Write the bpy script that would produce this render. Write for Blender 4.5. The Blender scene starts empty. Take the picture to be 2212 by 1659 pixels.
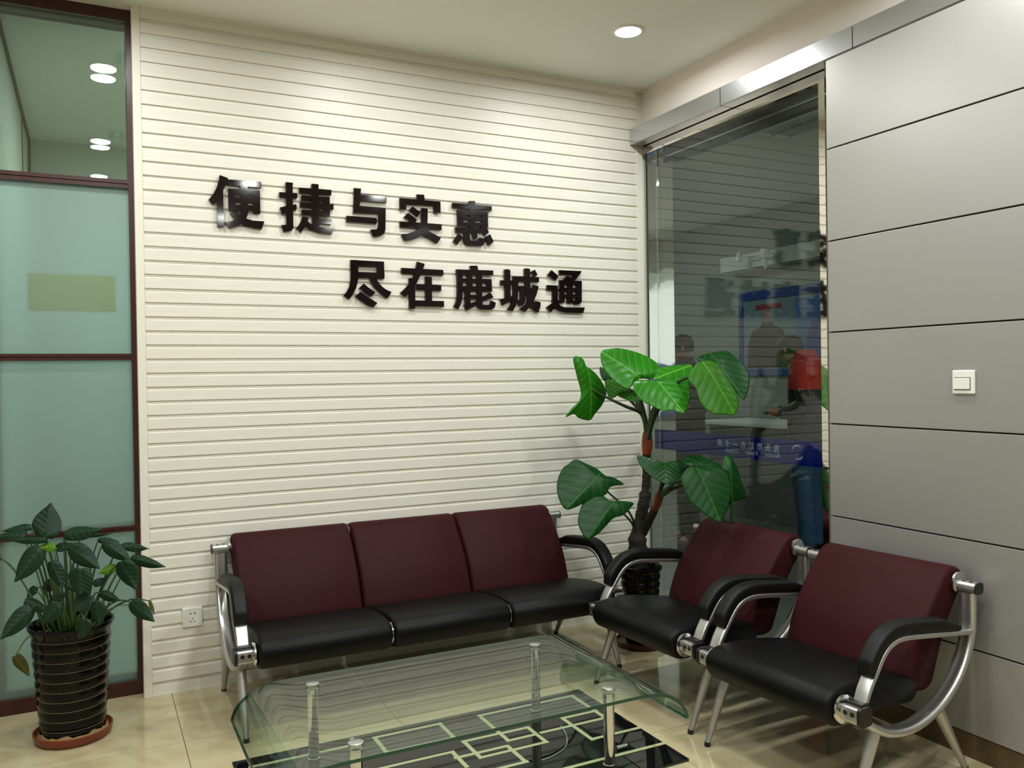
import bpy, bmesh, math, random
from mathutils import Vector, Matrix

random.seed(7)
PI = math.pi
scene = bpy.context.scene
C = scene.collection

# ------------------------------------------------------------------ camera
D, W, WP, HC = 4.049, 2.907, 2.802, 3.049       # slat wall, glass, metal panels, ceiling
cam_d = bpy.data.cameras.new('camera'); cam_d.sensor_width = 36.0; cam_d.lens = 29.585; cam_d.clip_start = 0.02
cam = bpy.data.objects.new('camera', cam_d); C.objects.link(cam)
fw = Vector((0.4477, 0.8941, -0.01004)).normalized(); up0 = Vector((0.0179, 0.0023, 0.9998))
rt = fw.cross(up0).normalized(); up = rt.cross(fw)
cam.matrix_world = Matrix(((rt.x, up.x, -fw.x, 0), (rt.y, up.y, -fw.y, 0), (rt.z, up.z, -fw.z, 1.40), (0, 0, 0, 1)))
scene.camera = cam

# ------------------------------------------------------------------ world, exposure
wd = bpy.data.worlds.new('world'); scene.world = wd; wd.use_nodes = True
wd.node_tree.nodes['Background'].inputs[0].default_value = (0.8, 0.9, 1.0, 1); wd.node_tree.nodes['Background'].inputs[1].default_value = 0.02
vs = scene.view_settings
vs.view_transform = 'Standard'; vs.look = 'None'; vs.gamma = 1.0; vs.use_curve_mapping = False
vs.exposure = 0.0
LAMP_W = 9.6          # each downlight of the waiting room
LOBBY_W = 46.0          # each lit lamp added out of sight in the lobby
OFFICE_W = 46.0
scene.cycles.transparent_max_bounces = 16
scene.cycles.max_bounces = 8
scene.cycles.use_adaptive_sampling = True; scene.cycles.adaptive_threshold = 0.02
scene.cycles.caustics_reflective = False
scene.cycles.caustics_refractive = False
scene.cycles.sample_clamp_indirect = 4.0

# ------------------------------------------------------------------ helpers
MATS = {}
def srgb(r, g, b):
    f = lambda c: (c/255/12.92) if c/255 <= 0.04045 else ((c/255+0.055)/1.055)**2.4
    return (f(r), f(g), f(b), 1)
def mat(name, col, rough=0.5, metal=0.0, noise=0.0, nscale=8.0, bump=0.0, bscale=60.0, spec=0.5, coat=0.0, stretch=None, col2=None, emit=None, estr=0, bdist=0.002):
    m = bpy.data.materials.new(name); m.use_nodes = True; nt = m.node_tree; b = nt.nodes['Principled BSDF']
    b.inputs['Base Color'].default_value = col; b.inputs['Roughness'].default_value = rough; b.inputs['Metallic'].default_value = metal
    b.inputs['Specular IOR Level'].default_value = spec; b.inputs['Coat Weight'].default_value = coat
    if emit: b.inputs['Emission Color'].default_value = emit; b.inputs['Emission Strength'].default_value = estr
    if noise or bump:
        tc = nt.nodes.new('ShaderNodeTexCoord'); mp = nt.nodes.new('ShaderNodeMapping'); nt.links.new(tc.outputs['Object'], mp.inputs[0])
        if stretch: mp.inputs['Scale'].default_value = stretch
    if noise:
        n = nt.nodes.new('ShaderNodeTexNoise'); n.inputs['Scale'].default_value = nscale; n.inputs['Detail'].default_value = 4
        nt.links.new(mp.outputs[0], n.inputs[0])
        mx = nt.nodes.new('ShaderNodeMix'); mx.data_type = 'RGBA'
        c2 = col2 or tuple(c*(1-noise) for c in col[:3])+(1,)
        mx.inputs[6].default_value = col; mx.inputs[7].default_value = c2
        r = nt.nodes.new('ShaderNodeMapRange'); r.inputs[1].default_value = 0.35; r.inputs[2].default_value = 0.65
        nt.links.new(n.outputs[0], r.inputs[0]); nt.links.new(r.outputs[0], mx.inputs[0]); nt.links.new(mx.outputs[2], b.inputs['Base Color'])
    if bump:
        n2 = nt.nodes.new('ShaderNodeTexNoise'); n2.inputs['Scale'].default_value = bscale; n2.inputs['Detail'].default_value = 2
        nt.links.new(mp.outputs[0], n2.inputs[0])
        bp = nt.nodes.new('ShaderNodeBump'); bp.inputs['Strength'].default_value = bump; bp.inputs['Distance'].default_value = bdist
        nt.links.new(n2.outputs[0], bp.inputs['Height']); nt.links.new(bp.outputs[0], b.inputs['Normal'])
    MATS[name] = m
    return m
def glassmat(name, tint, ior=1.5, rough=0.0):
    """clear sheet glass: Fresnel reflection over straight transmission, the same on both faces"""
    m = bpy.data.materials.new(name); m.use_nodes = True; nt = m.node_tree; nt.nodes.clear()
    out = nt.nodes.new('ShaderNodeOutputMaterial'); mx = nt.nodes.new('ShaderNodeMixShader')
    tr = nt.nodes.new('ShaderNodeBsdfTransparent'); tr.inputs[0].default_value = tint
    gl = nt.nodes.new('ShaderNodeBsdfGlossy'); gl.inputs['Roughness'].default_value = rough
    fr = nt.nodes.new('ShaderNodeFresnel'); ge = nt.nodes.new('ShaderNodeNewGeometry')
    mr = nt.nodes.new('ShaderNodeMapRange'); mr.inputs[3].default_value = ior; mr.inputs[4].default_value = 1/ior
    nt.links.new(ge.outputs['Backfacing'], mr.inputs[0]); nt.links.new(mr.outputs[0], fr.inputs[0])
    nt.links.new(fr.outputs[0], mx.inputs[0]); nt.links.new(tr.outputs[0], mx.inputs[1]); nt.links.new(gl.outputs[0], mx.inputs[2])
    nt.links.new(mx.outputs[0], out.inputs[0]); MATS[name] = m
    return m

class MB:
    """collects shapes; build() links them as one mesh object"""
    def __init__(s): s.v = []; s.f = []; s.mi = []; s.vc = {}
    def add(s, vs, fs, mi=0):
        o = len(s.v); s.v += [tuple(v) for v in vs]; s.f += [tuple(i+o for i in f) for f in fs]; s.mi += [mi]*len(fs); return o
    def box(s, a, b, mi=0, bev=0.0):
        x0, y0, z0 = a; x1, y1, z1 = b
        if not bev:
            s.add([(x0,y0,z0),(x1,y0,z0),(x1,y1,z0),(x0,y1,z0),(x0,y0,z1),(x1,y0,z1),(x1,y1,z1),(x0,y1,z1)],
                  [(0,3,2,1),(4,5,6,7),(0,1,5,4),(1,2,6,5),(2,3,7,6),(3,0,4,7)], mi)
        else:
            bm = bmesh.new(); bmesh.ops.create_cube(bm, size=1)
            for v in bm.verts: v.co = Vector(((x0+x1)/2+v.co.x*(x1-x0), (y0+y1)/2+v.co.y*(y1-y0), (z0+z1)/2+v.co.z*(z1-z0)))
            bmesh.ops.bevel(bm, geom=bm.edges[:]+bm.verts[:], offset=bev, segments=2, profile=0.5, affect='EDGES')
            bm.verts.index_update(); s.add([v.co[:] for v in bm.verts], [[v.index for v in f.verts] for f in bm.faces], mi); bm.free()
        return s
    def prism(s, pts, fn0, fn1, mi=0):
        """polygon pts (2D) extruded between two maps 2D->3D"""
        n = len(pts); a = [fn0(*p) for p in pts]; b = [fn1(*p) for p in pts]
        s.add(a+b, [tuple(range(n))[::-1], tuple(range(n, 2*n))]+[(i, (i+1) % n, n+(i+1) % n, n+i) for i in range(n)], mi); return s
    def rings(s, rs, mi=0, cap=True, closed=False):
        n = len(rs[0]); vs = [p for r in rs for p in r]; fs = []
        m = len(rs)
        for k in range(m if closed else m-1):
            k2 = (k+1) % m
            for i in range(n): fs.append((k*n+i, k*n+(i+1) % n, k2*n+(i+1) % n, k2*n+i))
        if cap and not closed: fs += [tuple(range(n))[::-1], tuple(range((m-1)*n, m*n))]
        s.add(vs, fs, mi); return s
    def tube(s, path, r, seg=10, mi=0, cap=True):
        path = [Vector(p) for p in path]; n = len(path); rr = r if isinstance(r, (list, tuple)) else [r]*n
        T = [(path[min(i+1, n-1)]-path[max(i-1, 0)]).normalized() for i in range(n)]
        a = Vector((0, 0, 1)) if abs(T[0].z) < 0.9 else Vector((1, 0, 0)); N = (a-T[0]*a.dot(T[0])).normalized(); R = []
        for i in range(n):
            N = (N-T[i]*N.dot(T[i])).normalized(); B = T[i].cross(N)
            R.append([path[i]+(N*math.cos(t)+B*math.sin(t))*rr[i] for t in (2*PI*k/seg for k in range(seg))])
        return s.rings(R, mi, cap)
    def lathe(s, prof, c=(0,0,0), seg=32, mi=0, cap=True):
        R = [[(c[0]+r*math.cos(2*PI*k/seg), c[1]+r*math.sin(2*PI*k/seg), c[2]+z) for k in range(seg)] for r, z in prof]
        return s.rings(R, mi, cap)
    def cyl(s, a, b, r0, r1=None, seg=16, mi=0): return s.tube([a, b], [r0, r0 if r1 is None else r1], seg, mi)
    def sheet(s, grid, mi=0):
        h = len(grid); w = len(grid[0]); s.add([p for r in grid for p in r], [(i*w+j, i*w+j+1, (i+1)*w+j+1, (i+1)*w+j) for i in range(h-1) for j in range(w-1)], mi); return s
    def build(s, name, m, parent=None, off=(0,0,0), smooth=None, fix=True):
        me = bpy.data.meshes.new(name); me.from_pydata([(v[0]-off[0], v[1]-off[1], v[2]-off[2]) for v in s.v], [], s.f)
        ms = m if isinstance(m, (list, tuple)) else [m]
        for x in ms: me.materials.append(MATS[x] if isinstance(x, str) else x)
        if len(ms) > 1: me.polygons.foreach_set('material_index', s.mi)
        if fix:
            bm = bmesh.new(); bm.from_mesh(me); bmesh.ops.recalc_face_normals(bm, faces=bm.faces[:]); bm.to_mesh(me); bm.free()
        if smooth:
            me.shade_smooth(); me.set_sharp_from_angle(angle=math.radians(smooth))
        me.update()
        o = bpy.data.objects.new(name, me); C.objects.link(o)
        if parent: o.parent = parent
        return o
def tag(o, label=None, cat=None, group=None, kind=None):
    if label: o['label'] = label
    if cat: o['category'] = cat
    if group: o['group'] = group
    if kind: o['kind'] = kind
    return o
def empty(name, loc=(0,0,0), rz=0, label=None, cat=None, group=None):
    o = bpy.data.objects.new(name, None); C.objects.link(o); o.location = loc; o.rotation_euler = (0, 0, rz); o.empty_display_size = 0.1
    return tag(o, label, cat, group)
def struct(name, mb, m, label=None, cat=None, **k):
    return tag(mb.build(name, m, **k), label, cat, kind='structure')
def copy_part(src, parent, loc=None):
    c = src.copy(); C.objects.link(c); c.parent = parent
    if loc: c.location = loc
    return c
def catmull(pts, n, closed=True):
    P = [Vector(p) for p in pts]; m = len(P); out = []
    cnt = m if closed else m-1
    for i in range(cnt):
        g = (lambda k: P[k % m]) if closed else (lambda k: P[max(0, min(m-1, k))])
        p0, p1, p2, p3 = g(i-1), g(i), g(i+1), g(i+2)
        for j in range(n):
            t = j/n
            out.append(0.5*((2*p1)+(p2-p0)*t+(2*p0-5*p1+4*p2-p3)*t*t+(3*p1-p0-3*p2+p3)*t**3))
    if not closed: out.append(P[-1])
    return out

# measured outlines (metres)
LETTERS = {'bian': [[(0.5438, 2.3351), (0.5409, 2.3162), (0.5309, 2.2798), (0.5151, 2.2465), (0.4944, 2.2191), (0.5142, 2.1964), (0.5297, 2.2113), (0.5437, 2.2364), (0.5579, 2.2679), (0.5685, 2.2884), (0.5739, 2.3049), (0.5808, 2.3243)], [(0.5303, 2.2442), (0.5579, 2.2696), (0.5584, 2.1007), (0.5303, 2.0988)], [(0.5767, 2.3186), (0.7283, 2.3201), (0.7287, 2.2933), (0.5763, 2.2926)], [(0.5794, 2.2768), (0.7214, 2.28), (0.721, 2.2563), (0.5798, 2.2519)], [(0.5794, 2.2768), (0.6095, 2.2776), (0.6112, 2.1791), (0.5802, 2.1768)], [(0.6896, 2.2791), (0.7214, 2.28), (0.7221, 2.1725), (0.6912, 2.1715)], [(0.5813, 2.2386), (0.7216, 2.2437), (0.7212, 2.2218), (0.5809, 2.2162)], [(0.5807, 2.2037), (0.7219, 2.2092), (0.7215, 2.1855), (0.5802, 2.1777)], [(0.6341, 2.2977), (0.6663, 2.2987), (0.6677, 2.1815), (0.6667, 2.1742), (0.6353, 2.1719), (0.6338, 2.2348)], [(0.6355, 2.1809), (0.6678, 2.1833), (0.6648, 2.1651), (0.6584, 2.1457), (0.6361, 2.1189), (0.6099, 2.1037), (0.5797, 2.0969), (0.563, 2.1226), (0.5897, 2.128), (0.6123, 2.1398), (0.63, 2.1626)], [(0.586, 2.1639), (0.6164, 2.1759), (0.6299, 2.1608), (0.642, 2.1544), (0.6592, 2.1439), (0.6889, 2.137), (0.7393, 2.1373), (0.7271, 2.1005), (0.6901, 2.1035), (0.6552, 2.1112), (0.6361, 2.1189), (0.6088, 2.1395), (0.597, 2.1512)]], 'jie': [[(0.8412, 2.3296), (0.8753, 2.3293), (0.8728, 2.3152), (0.8731, 2.1213), (0.873, 2.1139), (0.8655, 2.1041), (0.8508, 2.0986), (0.8271, 2.0943), (0.8176, 2.1253), (0.8413, 2.1284), (0.8418, 2.2113)], [(0.8107, 2.2796), (0.8947, 2.282), (0.8929, 2.2574), (0.8109, 2.2557)], [(0.8128, 2.2082), (0.8897, 2.2294), (0.8911, 2.2039), (0.8212, 2.1757)], [(0.9634, 2.3325), (0.996, 2.3331), (0.9968, 2.1294), (0.9965, 2.1106), (0.9636, 2.1085), (0.9637, 2.2206)], [(0.9036, 2.3092), (1.0582, 2.3111), (1.0574, 2.2852), (0.9035, 2.2833)], [(0.9135, 2.2739), (1.0492, 2.2751), (1.0492, 2.2525), (0.9136, 2.2489)], [(1.0173, 2.2744), (1.0492, 2.2751), (1.0489, 2.1827), (1.0176, 2.1815)], [(0.9068, 2.2394), (1.0677, 2.2413), (1.0667, 2.2171), (0.907, 2.2162)], [(0.9129, 2.2052), (1.0493, 2.2073), (1.0489, 2.1827), (0.9137, 2.1811)], [(0.9966, 2.1683), (1.055, 2.169), (1.055, 2.1455), (0.9962, 2.144)], [(0.9167, 2.1724), (0.9464, 2.168), (0.9411, 2.1537), (0.9313, 2.1269), (0.9067, 2.0956), (0.8877, 2.1157), (0.9047, 2.14), (0.9124, 2.1591)], [(0.9236, 2.1599), (0.9411, 2.1537), (0.9512, 2.1432), (0.9632, 2.1356), (0.9959, 2.1284), (1.0684, 2.1288), (1.057, 2.099), (0.9991, 2.0992), (0.9655, 2.1077), (0.9451, 2.1167), (0.9304, 2.1269)]], 'yu': [[(1.1707, 2.3304), (1.2063, 2.3301), (1.2031, 2.3035), (1.1984, 2.2426), (1.1969, 2.2105), (1.165, 2.2082), (1.1689, 2.2776)], [(1.2021, 2.3007), (1.3357, 2.3024), (1.3352, 2.2717), (1.1997, 2.2694)], [(1.1665, 2.2437), (1.3306, 2.2428), (1.3276, 2.2137), (1.1659, 2.2086)], [(1.2944, 2.241), (1.3306, 2.2428), (1.3272, 2.137), (1.3232, 2.1205), (1.3099, 2.108), (1.2892, 2.1013), (1.264, 2.0985), (1.2516, 2.1325), (1.2804, 2.1349), (1.288, 2.1417), (1.2911, 2.1617)], [(1.1312, 2.1916), (1.2833, 2.1908), (1.2828, 2.162), (1.1298, 2.1632)]], 'shi': [[(1.4963, 2.3256), (1.5354, 2.3273), (1.5383, 2.299), (1.5007, 2.296)], [(1.4052, 2.3002), (1.6241, 2.2993), (1.6227, 2.275), (1.4053, 2.2711)], [(1.4052, 2.3002), (1.4397, 2.3002), (1.4387, 2.2445), (1.4048, 2.2438)], [(1.5872, 2.2973), (1.6241, 2.2993), (1.6236, 2.2416), (1.5883, 2.2408)], [(1.4719, 2.2631), (1.5162, 2.2356), (1.4963, 2.2111), (1.4542, 2.2438)], [(1.4471, 2.2287), (1.4951, 2.1982), (1.486, 2.182), (1.4772, 2.1731), (1.4618, 2.1822), (1.4466, 2.1967), (1.426, 2.2062)], [(1.5205, 2.2589), (1.5539, 2.2581), (1.5494, 2.1687), (1.5433, 2.1535), (1.5232, 2.1255), (1.5021, 2.1509), (1.5172, 2.1758)], [(1.4037, 2.1806), (1.6291, 2.1814), (1.6277, 2.1543), (1.4046, 2.1537)], [(1.5022, 2.1564), (1.5434, 2.1591), (1.5352, 2.1401), (1.5232, 2.1255), (1.5034, 2.1133), (1.4837, 2.1029), (1.4584, 2.0941), (1.4284, 2.0874), (1.411, 2.1159), (1.4454, 2.1244), (1.4746, 2.1354), (1.4922, 2.1457)], [(1.5237, 2.1597), (1.5413, 2.1525), (1.5648, 2.1401), (1.6244, 2.1137), (1.6015, 2.083), (1.5739, 2.0981), (1.5485, 2.1114), (1.5232, 2.1255), (1.5038, 2.1381)]], 'hui': [[(1.7878, 2.3155), (1.82, 2.3171), (1.8193, 2.151), (1.7861, 2.1508)], [(1.6913, 2.2985), (1.916, 2.2979), (1.9149, 2.2739), (1.6908, 2.2732)], [(1.7182, 2.2649), (1.7509, 2.2655), (1.7506, 2.1844), (1.7188, 2.1832)], [(1.8578, 2.2639), (1.8915, 2.2645), (1.8922, 2.1832), (1.8575, 2.1838)], [(1.7182, 2.2649), (1.8915, 2.2645), (1.8901, 2.2462), (1.7188, 2.2405)], [(1.7196, 2.2312), (1.892, 2.2358), (1.8917, 2.2186), (1.7193, 2.2143)], [(1.7191, 2.202), (1.8916, 2.2071), (1.8912, 2.188), (1.7188, 2.1823)], [(1.7054, 2.1729), (1.8868, 2.1762), (1.8865, 2.1551), (1.708, 2.1459)], [(1.8512, 2.1872), (1.8869, 2.1819), (1.8954, 2.1576), (1.871, 2.1389), (1.8612, 2.1555)], [(1.7232, 2.1421), (1.7465, 2.1238), (1.714, 2.0824), (1.692, 2.1008)], [(1.7519, 2.1449), (1.786, 2.147), (1.7855, 2.1167), (1.7916, 2.1095), (1.8332, 2.1109), (1.8398, 2.1275), (1.8733, 2.1228), (1.8719, 2.1065), (1.8643, 2.0908), (1.8516, 2.0844), (1.7725, 2.0828), (1.7562, 2.0904), (1.7512, 2.1033)], [(1.7984, 2.1478), (1.8235, 2.155), (1.8318, 2.127), (1.8104, 2.1162)], [(1.9033, 2.1485), (1.9234, 2.1095), (1.8934, 2.0896), (1.8723, 2.1314)]], 'jin': [[(1.1474, 1.9773), (1.3174, 1.977), (1.3169, 1.9485), (1.1469, 1.9472)], [(1.281, 1.9505), (1.3175, 1.9521), (1.3183, 1.8917), (1.2809, 1.8912)], [(1.1736, 1.9199), (1.3188, 1.9206), (1.3183, 1.8917), (1.1731, 1.8915)], [(1.1474, 1.9773), (1.1856, 1.9782), (1.1841, 1.891), (1.181, 1.8696), (1.1723, 1.8408), (1.1572, 1.8102), (1.1368, 1.7839), (1.1101, 1.8026), (1.1267, 1.8225), (1.1388, 1.845), (1.1446, 1.8683), (1.1468, 1.8896)], [(1.241, 1.8932), (1.2763, 1.8946), (1.2816, 1.8804), (1.2944, 1.8629), (1.3129, 1.8464), (1.3315, 1.8352), (1.354, 1.8269), (1.3326, 1.7937), (1.3084, 1.8075), (1.2863, 1.8257), (1.2643, 1.8475), (1.2499, 1.8703)], [(1.212, 1.8641), (1.2383, 1.843), (1.271, 1.8225), (1.2478, 1.8003), (1.2158, 1.8191), (1.1896, 1.8428)], [(1.1957, 1.8234), (1.2265, 1.8015), (1.2798, 1.7703), (1.257, 1.7471), (1.2295, 1.7578), (1.1895, 1.7826), (1.1683, 1.8002)]], 'zai': [[(1.4083, 1.95), (1.6339, 1.9491), (1.6349, 1.9212), (1.4087, 1.9223)], [(1.4924, 1.9849), (1.5331, 1.9762), (1.5248, 1.9519), (1.5101, 1.9194), (1.4878, 1.8761), (1.48, 1.8617), (1.4496, 1.8236), (1.4236, 1.8035), (1.4011, 1.8248), (1.4278, 1.8493), (1.4504, 1.873), (1.4696, 1.9054), (1.4853, 1.9519)], [(1.4468, 1.8992), (1.4807, 1.9023), (1.4781, 1.7459), (1.4464, 1.7452)], [(1.535, 1.9115), (1.5705, 1.9102), (1.5693, 1.7809), (1.5351, 1.7801)], [(1.4886, 1.869), (1.6215, 1.8692), (1.621, 1.8405), (1.4862, 1.8416)], [(1.449, 1.7884), (1.6346, 1.7889), (1.6351, 1.7596), (1.4485, 1.7593)]], 'lu': [[(1.7861, 1.9776), (1.8265, 1.9803), (1.8317, 1.9531), (1.7916, 1.9514)], [(1.7071, 1.9554), (1.9185, 1.9583), (1.9181, 1.9324), (1.7092, 1.9289)], [(1.7077, 1.9551), (1.7411, 1.9547), (1.7422, 1.9003), (1.7412, 1.8422), (1.7386, 1.8059), (1.7312, 1.7803), (1.715, 1.7473), (1.6897, 1.7621), (1.7018, 1.7832), (1.7081, 1.805), (1.7107, 1.8413), (1.7107, 1.8992)], [(1.7118, 1.9092), (1.9079, 1.9121), (1.9086, 1.8899), (1.7115, 1.8883)], [(1.7111, 1.8675), (1.9093, 1.8697), (1.9099, 1.8457), (1.7107, 1.8431)], [(1.8784, 1.9119), (1.9079, 1.9121), (1.9099, 1.8457), (1.8783, 1.8456)], [(1.7674, 1.9322), (1.7973, 1.9316), (1.7978, 1.8422), (1.7679, 1.8431)], [(1.8233, 1.9345), (1.8525, 1.9338), (1.853, 1.8421), (1.8238, 1.8412)], [(1.7541, 1.8445), (1.7838, 1.8454), (1.7848, 1.7816), (1.8149, 1.7924), (1.8155, 1.7696), (1.7883, 1.758), (1.7602, 1.7419), (1.7478, 1.7698), (1.7539, 1.779)], [(1.7815, 1.8262), (1.8155, 1.8263), (1.8151, 1.8052), (1.7812, 1.8043)], [(1.8218, 1.8448), (1.852, 1.8439), (1.8526, 1.7815), (1.8559, 1.7751), (1.8914, 1.7751), (1.8996, 1.7827), (1.903, 1.7975), (1.9304, 1.789), (1.926, 1.7685), (1.9176, 1.7572), (1.8991, 1.7494), (1.8464, 1.7492), (1.8303, 1.7553), (1.8215, 1.7661)], [(1.8495, 1.8154), (1.8996, 1.8408), (1.9176, 1.8154), (1.8491, 1.7915)]], 'cheng': [[(1.9864, 1.9668), (2.003, 1.9689), (2.0197, 1.9655), (2.0192, 1.8125), (1.9879, 1.8116)], [(1.9627, 1.9083), (2.0333, 1.9091), (2.0329, 1.8839), (1.9622, 1.8829)], [(1.9579, 1.808), (1.988, 1.8144), (2.0288, 1.8268), (2.0294, 1.7997), (1.998, 1.7896), (1.9697, 1.7749)], [(2.0358, 1.9307), (2.0683, 1.9301), (2.0635, 1.8287), (2.0609, 1.8024), (2.0543, 1.7816), (2.0306, 1.7446), (1.9994, 1.7533), (2.0165, 1.7751), (2.0294, 1.8016), (2.0352, 1.8316)], [(2.0358, 1.9307), (2.1936, 1.9321), (2.1931, 1.9065), (2.0354, 1.9045)], [(2.0644, 1.8821), (2.1056, 1.8826), (2.1052, 1.8591), (2.064, 1.8596)], [(2.0781, 1.8817), (2.1056, 1.8826), (2.1074, 1.798), (2.1008, 1.7865), (2.0901, 1.7778), (2.071, 1.773), (2.0609, 1.8005), (2.0715, 1.8046), (2.0779, 1.8104)], [(2.1061, 1.9767), (2.1232, 1.9789), (2.1391, 1.9753), (2.1389, 1.8989), (2.1445, 1.8537), (2.1587, 1.8012), (2.167, 1.7882), (2.1716, 1.8034), (2.2017, 1.7966), (2.1991, 1.7719), (2.1867, 1.7403), (2.1663, 1.7465), (2.1431, 1.7649), (2.1264, 1.789), (2.1164, 1.8265), (2.1088, 1.8827)], [(2.157, 1.8919), (2.1906, 1.8836), (2.1787, 1.8434), (2.1587, 1.8012), (2.1324, 1.7684), (2.1043, 1.7424), (2.0749, 1.7577), (2.105, 1.781), (2.1289, 1.8117), (2.1489, 1.8557)], [(2.169, 1.9728), (2.1852, 1.946), (2.1652, 1.9339), (2.1442, 1.9614)]], 'tong': [[(2.2738, 1.9751), (2.3173, 1.9443), (2.2981, 1.9196), (2.2492, 1.9474)], [(2.2451, 1.8928), (2.312, 1.8919), (2.3106, 1.8039), (2.2774, 1.7973), (2.2785, 1.8663), (2.2446, 1.8642)], [(2.2778, 1.8184), (2.3107, 1.8097), (2.317, 1.7906), (2.3301, 1.7794), (2.3522, 1.7732), (2.4831, 1.7752), (2.4716, 1.7428), (2.3607, 1.7444), (2.3208, 1.7523), (2.2901, 1.767), (2.2773, 1.7897)], [(2.2729, 1.7934), (2.2949, 1.7939), (2.289, 1.7679), (2.2638, 1.7435), (2.2402, 1.7716)], [(2.3234, 1.9776), (2.4671, 1.9785), (2.4497, 1.9554), (2.4101, 1.9528), (2.3241, 1.9532)], [(2.4671, 1.9785), (2.4243, 1.9253), (2.3995, 1.9243), (2.4112, 1.9538)], [(2.373, 1.9485), (2.4221, 1.931), (2.4084, 1.9189), (2.3703, 1.9233), (2.3515, 1.9303)], [(2.3236, 1.9225), (2.3536, 1.9226), (2.3515, 1.7982), (2.3226, 1.7975)], [(2.3236, 1.9225), (2.465, 1.9229), (2.4646, 1.9005), (2.3232, 1.8975)], [(2.3229, 1.8811), (2.4644, 1.8839), (2.464, 1.8634), (2.3226, 1.8609)], [(2.3223, 1.8456), (2.4638, 1.8488), (2.4634, 1.8274), (2.322, 1.8244)], [(2.3759, 1.9244), (2.4062, 1.9246), (2.4052, 1.7967), (2.3716, 1.7978)], [(2.4321, 1.9236), (2.465, 1.9229), (2.4631, 1.8098), (2.4561, 1.798), (2.4401, 1.7917), (2.4153, 1.7902), (2.4077, 1.8132), (2.4269, 1.8147), (2.4305, 1.8226)]]}
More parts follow.
